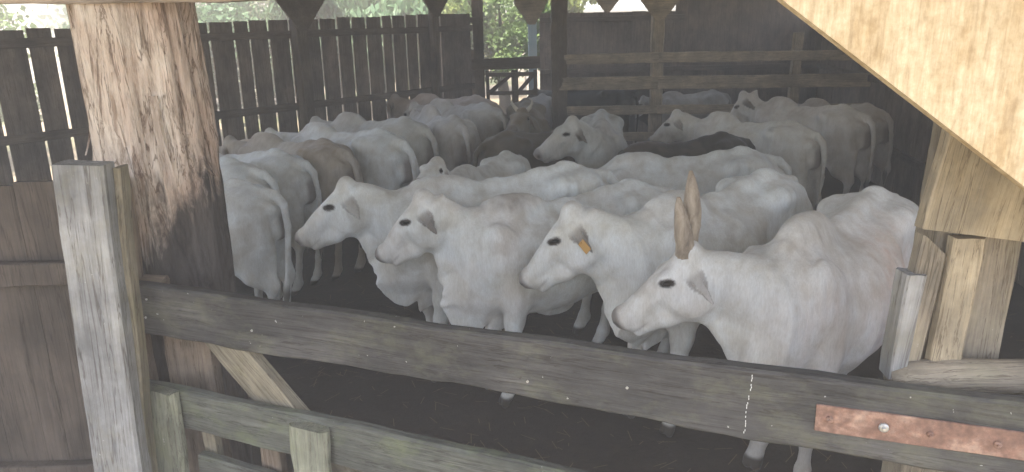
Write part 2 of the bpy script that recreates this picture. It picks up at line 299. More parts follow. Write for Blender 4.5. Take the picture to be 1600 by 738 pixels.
class Field:
    def __init__(s, lo, hi, h):
        s.h = h; s.lo = np.array(lo)
        s.n = [int(math.ceil((b-a)/h))+1 for a, b in zip(lo, hi)]
        s.d = np.full(s.n, .2, np.float32)
    def sub(s, lo, hi):
        i0 = [max(0, int((a-b)/s.h)-1) for a, b in zip(lo, s.lo)]
        i1 = [min(n, int((a-b)/s.h)+3) for a, b, n in zip(hi, s.lo, s.n)]
        if any(b <= a for a, b in zip(i0, i1)): return None, None
        sl = tuple(slice(a, b) for a, b in zip(i0, i1))
        g = [ (np.arange(a, b, dtype=np.float32)*s.h+o).astype(np.float32) for a, b, o in zip(i0, i1, s.lo)]
        return sl, (g[0][:, None, None], g[1][None, :, None], g[2][None, None, :])
    def mix(s, sl, d, k, cut=False):
        a = s.d[sl]
        if cut:
            d = -d; h = np.maximum(k-np.abs(a-d), 0)/k; s.d[sl] = np.maximum(a, d)+h*h*k*.25
        else:
            h = np.maximum(k-np.abs(a-d), 0)/k; s.d[sl] = np.minimum(a, d)-h*h*k*.25
    def ell(s, c, r, k=.03, ax=None, cut=False):
        c = np.asarray(c, float); R = max(r)+k+.02
        sl, g = s.sub(c-R, c+R)
        if sl is None: return
        dx, dy, dz = g[0]-c[0], g[1]-c[1], g[2]-c[2]
        if ax is None: a, b, e = dx, dy, dz
        else: a, b, e = [dx*v[0]+dy*v[1]+dz*v[2] for v in ax]
        k0 = np.sqrt((a/r[0])**2+(b/r[1])**2+(e/r[2])**2)
        k1 = np.sqrt((a/r[0]**2)**2+(b/r[1]**2)**2+(e/r[2]**2)**2)+1e-6
        s.mix(sl, np.maximum(k0*(k0-1)/k1, -min(r)), k, cut)
    def tube(s, pts, k=.03, cut=False):
        """chain of round cones: (point, radius)"""
        for (p, r), (q, t) in zip(pts, pts[1:]):
            p = np.asarray(p, float); q = np.asarray(q, float); m = max(r, t)+k+.02
            sl, g = s.sub(np.minimum(p, q)-m, np.maximum(p, q)+m)
            if sl is None: continue
            v = q-p; vv = float(v@v)+1e-12
            dx, dy, dz = g[0]-p[0], g[1]-p[1], g[2]-p[2]
            u = np.clip((dx*v[0]+dy*v[1]+dz*v[2])/vv, 0, 1)
            d = np.sqrt((dx-u*v[0])**2+(dy-u*v[1])**2+(dz-u*v[2])**2)-(r+(t-r)*u)
            s.mix(sl, d, k, cut)
    def loft(s, st, k=.05, cap=.05, cut=False, fold=None):
        """st: list of (centre, side, up, half width, height above, height below)"""
        best = None
        C = np.array([a[0] for a in st]); m = max(max(a[3], a[4], a[5]) for a in st)+k+.03
        sl, g = s.sub(C.min(0)-m, C.max(0)+m)
        if sl is None: return
        for a, b in zip(st, st[1:]):
            p, q = a[0], b[0]; v = q-p; vv = float(v@v)
            dx, dy, dz = g[0]-p[0], g[1]-p[1], g[2]-p[2]
            t = (dx*v[0]+dy*v[1]+dz*v[2])/vv
            u = np.clip(t, 0, 1); e = (t-u)*math.sqrt(vv)
            us = u*u*(3-2*u)*.35+u*.65
            S = [a[1][i]+(b[1][i]-a[1][i])*u for i in range(3)]
            U = [a[2][i]+(b[2][i]-a[2][i])*u for i in range(3)]
            rx, ry, rz = dx-u*v[0], dy-u*v[1], dz-u*v[2]
            x = rx*S[0]+ry*S[1]+rz*S[2]; z = rx*U[0]+ry*U[1]+rz*U[2]
            w = a[3]+(b[3]-a[3])*us
            h = np.where(z > 0, a[4]+(b[4]-a[4])*us, a[5]+(b[5]-a[5])*us)
            if fold is not None:
                x = x + fold(u, a, b, z)
            k0 = np.sqrt((x/w)**2+(z/h)**2+(e/cap)**2)
            k1 = np.sqrt((x/w**2)**2+(z/h**2)**2+(e/cap**2)**2)+1e-5
            d = np.maximum(k0*(k0-1)/k1, -np.minimum(w, h))
            best = d if best is None else np.minimum(best, d)
        s.mix(sl, best, k, cut)
    def surface(s):
        """naive surface nets"""
        d = s.d; ins = d < 0
        nx, ny, nz = d.shape
        c = ins[:-1, :-1, :-1].astype(np.int8)
        cnt = np.zeros((nx-1, ny-1, nz-1), np.int8)
        for i in (0, 1):
            for j in (0, 1):
                for l in (0, 1):
                    cnt += ins[i:nx-1+i, j:ny-1+j, l:nz-1+l]
        act = (cnt > 0) & (cnt < 8)
        I = np.argwhere(act); n = len(I)
        idx = np.full(act.shape, -1, np.int32); idx[act] = np.arange(n)
        acc = np.zeros((n, 3)); w = np.zeros(n)
        cor = [(i, j, l) for i in (0, 1) for j in (0, 1) for l in (0, 1)]
        val = {q: d[I[:, 0]+q[0], I[:, 1]+q[1], I[:, 2]+q[2]] for q in cor}
        for a in cor:
            for ax in range(3):
                if a[ax]: continue
                b = list(a); b[ax] = 1; b = tuple(b)
                va, vb = val[a], val[b]; m = (va < 0) != (vb < 0)
                t = np.where(m, va/(va-vb+1e-12), 0)
                pt = np.tile(np.array(a, float), (n, 1)); pt[:, ax] += t
                acc[m] += pt[m]; w[m] += 1
        v = (I+acc/w[:, None])*s.h+s.lo
        F = []
        for ax in range(3):
            sl0 = [slice(1, -1)]*3; sl1 = [slice(1, -1)]*3
            sl0[ax] = slice(0, -1); sl1[ax] = slice(1, None)
            a, b = ins[tuple(sl0)], ins[tuple(sl1)]
            for flip in (0, 1):
                m = (a & ~b) if flip == 0 else (~a & b)
                P = np.argwhere(m)
                off = [1, 1, 1]; off[ax] = 0
                P = P+np.array(off)
                o1, o2 = [(1, 2), (2, 0), (0, 1)][ax]
                q = []
                for s1, s2 in ((-1, -1), (0, -1), (0, 0), (-1, 0)):
                    Q = P.copy(); Q[:, o1] += s1; Q[:, o2] += s2
                    q.append(idx[Q[:, 0], Q[:, 1], Q[:, 2]])
                q = np.stack(q, 1)
                if flip: q = q[:, ::-1]
                F.append(q)
        F = np.concatenate(F)
        # one light smoothing pass keeps the surface free of voxel steps
        for lam in (.5, .4):
            sm = np.zeros_like(v); ct = np.zeros(n)
            for a, b in ((0, 1), (1, 2), (2, 3), (3, 0)):
                np.add.at(sm, F[:, a], v[F[:, b]]); np.add.at(sm, F[:, b], v[F[:, a]])
                np.add.at(ct, F[:, a], 1); np.add.at(ct, F[:, b], 1)
            v = v+(sm/ct[:, None]-v)*lam
        return v, F

def vnoise(P, f, seed=0):
    """cheap smooth value noise in numpy"""
    Q = P*f+seed*17.31; i = np.floor(Q).astype(np.int64); t = Q-i; t = t*t*(3-2*t)
    def hsh(a, b, c):
        n = (a*374761393+b*668265263+c*2147483647+seed*974711) & 0xffffffff
        n = ((n ^ (n >> 13))*1274126177) & 0xffffffff
        return ((n ^ (n >> 16)) & 0xffff)/65535.0
    r = 0
    for a in (0, 1):
        for b in (0, 1):
            for c in (0, 1):
                w = (t[:, 0] if a else 1-t[:, 0])*(t[:, 1] if b else 1-t[:, 1])*(t[:, 2] if c else 1-t[:, 2])
                r = r+w*hsh(i[:, 0]+a, i[:, 1]+b, i[:, 2]+c)
    return r
def sstep(x, a, b):
    t = np.clip((x-a)/(b-a), 0, 1); return t*t*(3-2*t)

def cow_arrays(p, h):
    """vertices, quads, coat colour and extra landmarks for one animal"""
    K = pose(p); hump = p.get('hump', 1.0); thin = p.get('thin', 1.0); rnd = random.Random(p.get('seed', 1))
    dl = p.get('dewlap', 1.0)
    fwd = K['nose']; ear_r = .34
    lo = np.minimum(V3(-1.14, -.5, -.02), np.minimum(K['nose'], K['poll'])-V3(ear_r, ear_r, ear_r))
    hi = np.maximum(V3(.95, .5, 1.62), np.maximum(K['nose'], K['poll'])+V3(ear_r, ear_r, .16))
    lo[2] = -.02
    G = Field(lo, hi, h)
    Y = V3(0, 1, 0); Z = V3(0, 0, 1)
    # trunk
    T = [(-.90, 1.23, 1.02, .10), (-.80, 1.325, .89, .165), (-.66, 1.375, .80, .215), (-.48, 1.385, .75, .245), (-.25, 1.35, .66, .285),
         (0, 1.32, .60, .315), (.22, 1.325, .585, .30), (.42, 1.34, .60, .255), (.60, 1.33, .66, .205), (.74, 1.25, .76, .15)]
    bel = p.get('belly', 1.0)
    G.loft([(V3(x, 0, 1.0), Y, Z, w*(1 if x > .3 or x < -.6 else bel), t-1.0, max(.08, (1.0-b)*(bel if -.5 < x < .35 else 1))) for x, t, b, w in T], k=.01, cap=.06)
    G.tube([(V3(.30, 0, 1.325), .03), (V3(0, 0, 1.315), .025), (V3(-.35, 0, 1.36), .028), (V3(-.56, 0, 1.39), .035), (V3(-.84, 0, 1.31), .035)], k=.10)
    # hump, sunk into the withers and leaning back
    f, l, u = head_axes(0, math.radians(12))
    G.ell(V3(.40, 0, 1.305+.01*hump), (.20*(.8+.2*hump), .095, .125*hump), k=.10, ax=(f, l, u))
    G.ell(V3(.30, 0, 1.325+.04*(hump-1)), (.13, .07, .09*hump), k=.08)
    for s in (1, -1):
        # hip bones, rump, pins, thigh
        G.ell(V3(-.46, s*.200, 1.30), (.085, .060, .055), k=.13)
        G.ell(V3(-.62, s*.12, 1.30), (.16, .10, .075), k=.07)
        G.ell(V3(-.87, s*.10, 1.20), (.06, .045, .055), k=.08)
        G.ell(V3(-.66, s*.165, 1.00), (.225, .115, .30), k=.09)
        G.ell(V3(-.75, s*.155, .82), (.15, .095, .22), k=.09)
        # shoulder and forearm
        f, l, u = head_axes(0, math.radians(62))
        G.ell(V3(.46, s*.175, 1.03), (.30, .085, .13), k=.07, ax=(f, l, u))
        G.ell(V3(.44, s*.175, .80), (.11, .075, .14), k=.07)
        fx = p.get('fl' if s > 0 else 'fr', 0.0); hx = p.get('hl' if s > 0 else 'hr_', 0.0)
        kn = V3(.47+fx*.6, s*.155, .44); ft = V3(.47+fx, s*.15, .135)
        G.tube([(V3(.43, s*.17, .80), .085), (V3(.455+fx*.3, s*.165, .60), .062), (kn, .046)], k=.05)
        G.ell(kn+V3(.008, 0, 0), (.050, .046, .065), k=.04)
        G.tube([(kn, .042), (V3(.468+fx*.8, s*.152, .28), .030), (ft, .036)], k=.03)
        G.ell(ft, (.046, .042, .045), k=.02)
        hf = ft+V3(.045, 0, -.075)
        G.tube([(ft, .036), (hf, .044)], k=.02)
        G.tube([(hf+V3(.015, .022, -.02), .030), (hf+V3(.03, .024, -.05), .026)], k=.006)
        G.tube([(hf+V3(.015, -.022, -.02), .030), (hf+V3(.03, -.024, -.05), .026)], k=.006)
        st = V3(-.53+hx*.3, s*.19, .80); hk = V3(-.86+hx*.7, s*.165, .53); ht = V3(-.80+hx, s*.16, .14)
        G.tube([(V3(-.62, s*.17, .92), .12), (st, .095)], k=.08)
        G.tube([(V3(-.70, s*.165, .84), .115), (st*.45+hk*.55, .072), (hk+V3(.02, 0, .03), .046)], k=.07)
        G.tube([(st, .075), (hk+V3(.03, 0, .05), .046)], k=.07)
        G.ell(hk, (.055, .040, .065), k=.04)
        G.tube([(V3(-.86, s*.15, .86), .04), (hk+V3(-.035, 0, .02), .020)], k=.06)
        G.tube([(hk, .042), (hk*.45+ht*.55, .033), (ht, .038)], k=.03)
        G.ell(ht, (.046, .042, .045), k=.02)
        hf = ht+V3(.045, 0, -.08)
        G.tube([(ht, .038), (hf, .044)], k=.02)
        G.tube([(hf+V3(.015, .022, -.02), .030), (hf+V3(.03, .024, -.05), .026)], k=.006)
        G.tube([(hf+V3(.015, -.022, -.02), .030), (hf+V3(.03, -.024, -.05), .026)], k=.006)
        # hollow of the flank, in front of the hip
        G.ell(V3(-.33, s*.36, 1.13), (.13, .10*thin, .10), k=.08, cut=True)
    # brisket
    G.ell(V3(.66, 0, .80), (.16, .12, .17), k=.08)
    # neck
    M, J, f, l, u = K['M'], K['J'], K['f'], K['l'], K['u']
    u1, u2, l1, l2 = K['u1'], K['u2'], K['l1'], K['l2']
    Jc = J-u*.02+f*.01
    nth = p.get('neck', 1.0)
    G.loft([(NB-V3(.10, 0, .02), Y, Z, .19, .20, .30), (NB+V3(.02, 0, 0), l1*.5+Y*.5, u1*.5+Z*.5, .155*nth, .17*nth, .28), (M, (l1+l2)/2, (u1+u2)/2, .112*nth, .130*nth, .195),
            (M*.4+Jc*.6, l2, u2, .092*nth, .11*nth, .155), (Jc, nrm(l2*.4+l*.6), nrm(u2*.4+u*.6), .082, .075, .12)], k=.09, cap=.06)
    # head: cranium to muzzle
    H = lambda a, b, c: K['poll']+f*a+l*b+u*c
    HS = [(.00, .085, .080, .11, .080), (.07, .100, .080, .14, .080), (.14, .102, .078, .17, .080), (.20, .090, .074, .17, .080), (.28, .074, .068, .145, .084),
          (.36, .066, .062, .118, .088), (.44, .064, .056, .092, .094), (.485, .060, .048, .078, .098)]
    G.loft([(H(a, 0, -d), l, u, w, t, b) for a, w, t, b, d in HS], k=.04, cap=.042)
    G.ell(H(.005, 0, -.02), (.055, .055, .050), k=.05, ax=(f, l, u))                    # poll knob
    G.tube([(H(.07, 0, -.255), .068), (H(.18, 0, -.255), .056), (H(.30, 0, -.222), .050), (H(.425, 0, -.182), .046)], k=.045)   # lower jaw
    G.ell(H(.480, 0, -.088), (.052, .058, .056), k=.03, ax=(f, l, u))                  # blunt nose pad
    G.ell(H(.452, 0, -.196), (.038, .046, .026), k=.015, ax=(f, l, u))                  # lower lip
    for s in (1, -1):
        G.ell(H(.125, s*.062, -.195), (.105, .040, .105), k=.05, ax=(f, l, u))           # cheek
        G.ell(H(.165, s*.082, -.040), (.055, .028, .028), k=.035, ax=(f, l, u))          # brow
        G.tube([(H(.20, s*.075, -.095), .020), (H(.36, s*.045, -.12), .012)], k=.03)     # cheek bone
        G.ell(H(.165, s*.114, -.062), (.027, .014, .014), k=.012, ax=(f, l, u), cut=True)  # eye socket
        G.tube([(H(.142, s*.103, -.047), .009), (H(.170, s*.110, -.041), .010), (H(.196, s*.100, -.052), .008)], k=.010)
        G.ell(H(.500, s*.040, -.092), (.032, .024, .030), k=.02, ax=(f, l, u))           # nostril wing
        G.ell(H(.528, s*.048, -.094), (.022, .012, .014), k=.008, ax=(f, l, u), cut=True)
        G.tube([(H(.545, 0, -.168), .005), (H(.49, s*.062, -.174), .005), (H(.42, s*.070, -.176), .004), (H(.35, s*.072, -.178), .003)], k=.006, cut=True)
        # ear
        ea, eb, ec, el = p.get('ear_l' if s > 0 else 'ear_r', (.02, .42, -.92, .20))
        ed = nrm(f*ea+l*s*eb+u*ec); e0 = H(.045, s*.085, -.070)
        nn = nrm(np.cross(ed, f*.8+l*s*.2+u*.2)); wd = nrm(np.cross(nn, ed))
        tk = max(.011, h*.85)
        G.loft([(e0, wd, nn, .022, .024, .024), (e0+ed*el*.25, wd, nn, .030, tk*1.2, tk*1.2), (e0+ed*el*.55, wd, nn, .031, tk, tk), (e0+ed*el*.82, wd, nn, .021, tk, tk), (e0+ed*el, wd, nn, .010, tk*.8, tk*.8)], k=.018, cap=.012)
        G.tube([(e0+ed*el*.10-nn*.030, .013), (e0+ed*el*.6-nn*.022, .010)], k=.02, cut=True) if h < .014 else None
    if p.get('horned'):
        for s in (1, -1): G.ell(H(.005, s*.048, -.025), (.052, .042, .050), k=.03, ax=(f, l, u))
    # dewlap: a thin curtain from the throat down the neck to the brisket and between the forelegs
    a0 = H(.17, 0, -.275); b1 = V3(.70, 0, .80); b2 = V3(.56, 0, .62)
    g0 = b1-a0; Q = [a0, a0+g0*.25, a0+g0*.5, a0+g0*.76-Z*.01, b1, b2, V3(.30, 0, .58)]
    W = [.022, .028, .034, .040, .040, .030, .02]; D = [.025, .045*dl, .075*dl, .11*dl, .17*dl, .12*dl, .03]
    UPH = [.06, .13, .18, .20, .15, .06, .05]
    S = [l, nrm(l*.7+l2*.3), l2, (l1+l2)/2, Y, Y, Y]
    ph = rnd.random()*6
    def mkfold(i):
        def fo(uu, a, b, z):
            s_ = i+uu
            return -p.get('fold', 1)*.016*np.sin(s_*4.2*(1+.25*(p.get('fold', 1)-1))+ph)*np.clip(-z/.10, 0, 1.4)
        return fo
    QQ = []
    for i in range(len(Q)-1):
        for t in (0, .34, .67): QQ.append((i+t, Q[i]*(1-t)+Q[i+1]*t, nrm(S[i]*(1-t)+S[i+1]*t), W[i]*(1-t)+W[i+1]*t, D[i]*(1-t)+D[i+1]*t, UPH[i]*(1-t)+UPH[i+1]*t))
    QQ.append((len(Q)-1, Q[-1], Y, W[-1], D[-1], UPH[-1]))
    tn = []
    for j in range(len(QQ)):
        a = QQ[max(0, j-1)][1]; b = QQ[min(len(QQ)-1, j+1)][1]; tn.append(nrm(b-a))
    st = []
    for (i, c, sd, w, dd, uh), t in zip(QQ, tn):
        up = nrm(np.cross(t, sd)); up = up if up@(c-V3(.35, 0, 1.1)) < 0 else -up     # 'below' points away from the trunk
        sc = 1+.07*p.get('fold', 1)*math.sin(i*5.3+ph)*min(1, i/2.5)
        off = sd*(.016*dl*math.sin(i*3.6+ph)*min(1, i/2))
        st.append((c+off, sd, up, w, uh, dd*sc))
    G.loft(st, k=.06, cap=.03)
    # sheath / navel fold
    G.ell(V3(.05, 0, .60), (.16, .035, .05+.03*p.get('navel', 1)), k=.05)
    # tail
    ts = p.get('tail', 0.0)
    G.tube([(V3(-.80, 0, 1.32), .045), (V3(-.90, ts*.05, 1.31), .040), (V3(-.985, ts*.15, 1.23), .034), (V3(-1.02, ts*.3, 1.05), .027), (V3(-1.02, ts*.5, .85), .021), (V3(-1.0, ts*.6, .62), .017)], k=.014)
    G.tube([(V3(-1.0, ts*.6, .62), .018), (V3(-.99, ts*.65, .50), .030), (V3(-.985, ts*.68, .36), .016)], k=.014)
    v, F = G.surface()
    # --- fine form: ribs, skin wrinkles on neck and shoulder
    nrmv = np.zeros_like(v)
    fa = np.cross(v[F[:, 2]]-v[F[:, 0]], v[F[:, 3]]-v[F[:, 1]])
    for c in range(4): np.add.at(nrmv, F[:, c], fa)
    nrmv /= np.linalg.norm(nrmv, axis=1)[:, None]+1e-12
    x, y, z = v.T
    rib = sstep(x, -.30, -.15)*sstep(-x, -.32, -.18)*sstep(z, .72, .85)*sstep(-z, -1.26, -1.12)*sstep(np.abs(y), .12, .2)
    v = v+nrmv*(rib*np.sin((x+.22*(z-1))*2*math.pi/.085)*.0028*p.get('ribs', .35))[:, None]
    wr = p.get('wrinkle', .7)
    if wr:
        loc = v-NB
        neckz = np.clip(1-np.linalg.norm((v-(NB+M)/2)*V3(1, .6, .7), axis=1)/.45, 0, 1)*(np.linalg.norm(v-K['poll'], axis=1) > .2)
        q = v.copy(); q[:, 2] *= .16
        wn = vnoise(q, 26, 3)-.5+.5*(vnoise(q, 55, 5)-.5)
        v = v+nrmv*(neckz*wn*.015*wr*(h < .016))[:, None]
    # lumps of muscle and loose skin all over
    v = v+nrmv*((vnoise(v, 7, 9+p.get('seed', 1))-.5)*.012+(vnoise(v, 18, 2)-.5)*.003)[:, None]
    # --- coat
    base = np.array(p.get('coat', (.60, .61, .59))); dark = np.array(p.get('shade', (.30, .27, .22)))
    sh = p.get('smudge', .5)
    col = np.tile(base, (len(v), 1))
    n1 = vnoise(v*V3(1, 1, .5), 9, 11+p.get('seed', 1)); n2 = vnoise(v*V3(1.2, 1.2, .28), 30, 21); n3 = vnoise(v, 3.2, 5+p.get('seed', 1))
    def put(m, c):
        nonlocal col
        m = np.clip(m, 0, 1)[:, None]; col = col*(1-m)+np.array(c)*m
    gs = lambda c, r: np.exp(-(((v-np.array(c))/np.array(r))**2).sum(1))
    put(sh*.55*np.clip(n1*1.6-.3, 0, 1)*(gs((.42, 0, 1.4), (.28, .3, .14))+.8*gs((.55, 0, .95), (.25, .5, .35))), dark)
    put(sh*.50*(gs(M+u1*.10, (.22, .22, .13)))*(.4+n2), dark)
    put(sh*.40*np.clip(n3*2-.7, 0, 1), dark)
    put(sh*.35*(gs((-.75, 0, 1.0), (.2, .4, .3)))*n1*1.4, dark)
    put(.35*sstep(-z, -.75, -.35)*n3, (.20, .16, .11))                                    # muddy legs
    put(.28*np.clip(n2*2-.9, 0, 1)*sh, dark)
    n4 = vnoise(v*V3(1, 1, .8), 5.5, 31+p.get('seed', 1)); n5 = vnoise(v, 14, 41+p.get('seed', 1))
    put(.55*p.get('dung', .4)*sstep(n4*.6+n5*.4+.25*gs((-.75, 0, .75), (.3, .5, .35))+.12*gs((0, 0, .6), (.6, .5, .15)), .60, .74), (.27, .22, .15))   # dried dung on flank and belly
    put(p.get('pink', .08)*sstep(vnoise(v, 4.2, 51), .45, .75)*(x > .1), (.74, .58, .50))
    hl = (v-K['poll'])@np.stack([f, l, u], 1)
    hx_, hy_, hz_ = hl.T
    inh = sstep(hx_, .02, .10)*(np.abs(hy_) < .14)*(hz_ > -.33)
    put(.85*sstep(hx_+.25*(hz_+.10), .475, .505)*inh*(hz_ > -.160), (.10, .088, .082))
    put(.5*np.exp(-((hz_+.175)/.006)**2)*sstep(hx_, .36, .42)*inh, (.10, .085, .08))                      # muzzle pad
    put(.35*sstep(hx_, .36, .5)*inh, (.42, .38, .36))
    for s in (1, -1):
        ex_ = (hx_-.168)*.82+(hz_+.061)*.57; ez_ = -(hx_-.168)*.57+(hz_+.061)*.82
        de = np.sqrt((ex_/1.4)**2+(ez_*1.25)**2+((hy_-s*.11)*.6)**2)
        put(1.0*sstep(-de, -.034, -.025), (.035, .03, .028))
        put(1.0*np.exp(-((hx_-.520)**2+(hy_-s*.052)**2+(hz_+.092)**2)/.019**2), (.02, .015, .015))
        ea, eb, ec, el = p.get('ear_l' if s > 0 else 'ear_r', (.02, .42, -.92, .20))
        ed = nrm(f*ea+l*s*eb+u*ec); e0 = H(.045, s*.085, -.070)
        nn = nrm(np.cross(ed, f*.8+l*s*.2+u*.2))
        t = (v-e0)@ed; rr = np.linalg.norm((v-e0)-np.outer(t, ed), axis=1)
        ie = (t > .02)*(t < el+.03)*(rr < .05)
        put(ie*p.get('eardark', .25)*sstep(t, .02, .12), p.get('earcol', (.16, .15, .14)))
        put(ie*.45*(nrmv@(-nn) > .3)*sstep(t, .02, .06), (.13, .09, .07))
    put(.35*np.exp(-((hx_+.01)**2/.04**2+hy_**2/.05**2+(hz_-.0)**2/.05**2)), (.30, .24, .16))
    put(sstep(-z, -.075, -.05), (.05, .045, .04))                                          # hooves
    put(.75*(x > -.965)*sstep(-x, .84, .90)*sstep(-np.abs(y), -.085, -.045)*sstep(z, .72, .85)*sstep(-z, -1.20, -1.12), (.17, .13, .115))   # tail shadow painted into the coat, as bare skin under the tail
    put((x < -.93)*sstep(-z, -.62, -.5)*.9, (.06, .055, .05))                              # tail switch
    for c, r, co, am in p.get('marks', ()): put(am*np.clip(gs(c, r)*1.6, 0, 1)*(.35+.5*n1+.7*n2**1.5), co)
    return v, F, np.clip(col, 0, 1), K

# ================================================================ SETTING
def sheet(name, x0, x1, y0, y1, z, material, nx=1, ny=1, amp=0, seed=0):
    v = []; f = []; P = []
    for i in range(nx+1):
        for j in range(ny+1): P.append((x0+(x1-x0)*i/nx, y0+(y1-y0)*j/ny, z))
    P = np.array(P)
    if amp: P[:, 2] += (vnoise(P*V3(1, 1, 0), 1.1, seed)-.5)*amp+(vnoise(P*V3(1, 1, 0), 4.5, seed+1)-.5)*amp*.7-amp*.4
    for i in range(nx):
        for j in range(ny):
            a = i*(ny+1)+j; f.append((a, a+ny+1, a+ny+2, a+1))
    return tag(mesh_obj(name, P.tolist(), f, material, smooth=True), kind='structure')
sheet('ground', -150, 150, -100, 200, -.06, M['dirt'])
sheet('barn_floor', -7.6, 6.4, .9, 17.5, .0, M['mud'], 220, 260, .05, 4)

# roof of the shed over the pen: sheet, rafters and tie beams
roof = tag(empty('barn_roof', (0, 8, 3.4)), 'wide sheet roof high over the whole cattle pen', 'roof')
v = []; f = []; nx = 300
def roof_end(x): return max(6.2, min(15.7, 6.0+(x+6.81)*1.176+.9))
def roof_z(x, y): return 4.15-.025*(x+8.6)+.023*(y-.6)
for i in range(nx+1):
    x = -8.6+15.4*i/nx; cz = .02*math.sin(x*2*math.pi/.18); ye = roof_end(x)
    v += [(x, -.3, roof_z(x, -.3)+cz), (x, ye, roof_z(x, ye)+cz), (x, ye, roof_z(x, ye)+cz+.012), (x, -.3, roof_z(x, -.3)+cz+.012)]
for i in range(nx):
    a = 4*i; f += [(a, a+4, a+5, a+1), (a+2, a+6, a+7, a+3), (a, a+3, a+7, a+4)]
mesh_obj('roof_sheet', v, f, M['tin'], roof)
for k in range(8):
    y = .0+k*2.18; xs = -8.4 if y < 6.5 else max(-8.4, (y-6.6)/1.176-6.81); board('rafter', (xs, y, roof_z(xs, y)-.09), (6.7, y, roof_z(6.7, y)-.09), .12, .06, M['post_dark'], roof)

# gate plane
GL = Vector((-1.57, 2.80, 0)); GD = Vector((.93775, -.34731, 0)); GN = Vector((-.34731, -.93775, 0))
def gp(s, z, off=0): return GL+GD*s+GN*off+Vector((0, 0, z))

# big rough trunk post
def trunk():
    n = 120; rows = 200; cx, cy = 0, 0
    T = []; F = []
    for j in range(rows+1):
        z = -.05+4.1*j/rows
        for k in range(n):
            a = 2*math.pi*k/n; T.append((math.cos(a), math.sin(a), z))
    T = np.array(T); q = T*V3(1, 1, .16)*1.0; q2 = T*V3(1, 1, .35)
    n1 = vnoise(q, 5.5, 1); n2 = vnoise(q, 13, 2); n3 = vnoise(q2, 2.2, 3); n4 = vnoise(T*V3(1, 1, .5), 26, 4)
    crack = np.minimum(1, np.abs(n2-.5)*7)
    plate = sstep(vnoise(T*V3(1, 1, .28), 3.6, 8), .42, .50)*.012*sstep(T[:, 2], 1.5, 1.75)
    r = .222+.016*np.sin(T[:, 2]*1.3)+(n1-.5)*.030+(n3-.5)*.05-.012*(1-crack)+(n4-.5)*.006+plate+.012*T[:, 2]*.5
    T[:, 0] *= r; T[:, 1] *= r
    for j in range(rows):
        for k in range(n):
            k2 = (k+1) % n; F.append((j*n+k, j*n+k2, (j+1)*n+k2, (j+1)*n+k))
    F.append(tuple(range(n))[::-1]); F.append(tuple(rows*n+k for k in range(n)))
    root = tag(empty('trunk_post', (-1.575, 3.27, 0)), 'thick tree trunk post with peeling pinkish bark behind the left end of the gate', 'post')
    mesh_obj('trunk', T.tolist(), F, M['bark'], root, Matrix.Translation((-1.575, 3.27, 0)), smooth=True)
    rnd = random.Random(5)
    for (a, z, L, w, out) in [(238, 2.02, .34, .035, .02), (226, 2.06, .30, .03, .03), (214, 2.02, .26, .04, .05), (222, 1.80, .42, .05, .012), (205, 2.1, .2, .03, .04), (262, 2.25, .3, .02, .01), (330, 1.98, .2, .02, .025), (349, 1.9, .12, .02, .03), (352, 1.62, .14, .02, .02), (300, 2.15, .34, .025, .008), (247, 1.72, .38, .028, .01)]:
        mb = MB(); A = math.radians(a); rr = .222; rad = Vector((math.cos(A), math.sin(A), 0)); tg = Vector((-math.sin(A), math.cos(A), 0))
        N = 7; vv = []
        for i in range(N+1):
            t = i/N; c = rad*(rr+.012+out*t*t)+Vector((0, 0, z-L*t))+tg*(.03*math.sin(t*3+a)*t); ww = w*(1-t**2.2)*.6+.003
            vv += [c-tg*ww, c+tg*ww, c+tg*ww+rad*.007, c-tg*ww+rad*.007]
        ff = []
        for i in range(N):
            for k in range(4): ff.append((i*4+k, i*4+(k+1) % 4, i*4+4+(k+1) % 4, i*4+4+k))
        ff += [(0, 1, 2, 3), (N*4, N*4+1, N*4+2, N*4+3)]
        mesh_obj('bark_flap', vv, ff, M['bark'], root, Matrix.Translation((-1.575, 3.27, 0)), smooth=False)
trunk()

# squared gate post on the left and the rough timber leaning behind it
gpost = tag(empty('gate_post', (-1.56, 2.5, 0)), 'bleached squared post standing left of the gate rails', 'post')
board('post', (-1.615, 2.58, -.2), (-1.500, 2.56, 1.965), .18, .10, M['post_pale'], gpost, up=(1, .05, 0), wob=.003, cham=.010)
board('side_board', (-1.548, 2.65, -.2), (-1.410, 2.62, 1.94), .025, .07, M['brace'], gpost, up=(1, 0, 0), wob=.005)
tim = tag(empty('leaning_timber', (-1.62, 2.95, 0)), 'grey timber leaning between the pale gate post and the trunk', 'timber')
board('timber', (-1.64, 2.92, -.2), (-1.60, 2.90, 1.86), .12, .09, M['post_dark'], tim, up=(1, 0, 0), wob=.01, cham=.015)
board('cleat', (-1.60, 2.93, 1.33), (-1.46, 2.92, 1.32), .20, .07, M['post_dark'], tim, wob=.01, cham=.02)
stub = tag(empty('trunk_base_stand_in', (-1.33, 3.0, 0)), 'short dark squared stub added as the lower trunk, under the top rail', 'post')
board('post', (-1.40, 2.92, -.1), (-1.40, 2.94, 1.30), .24, .08, M['post_dark'], stub, up=(1, -.3, 0), wob=.012, cham=.015)  # squared timber added in place of the dark lower part of the trunk

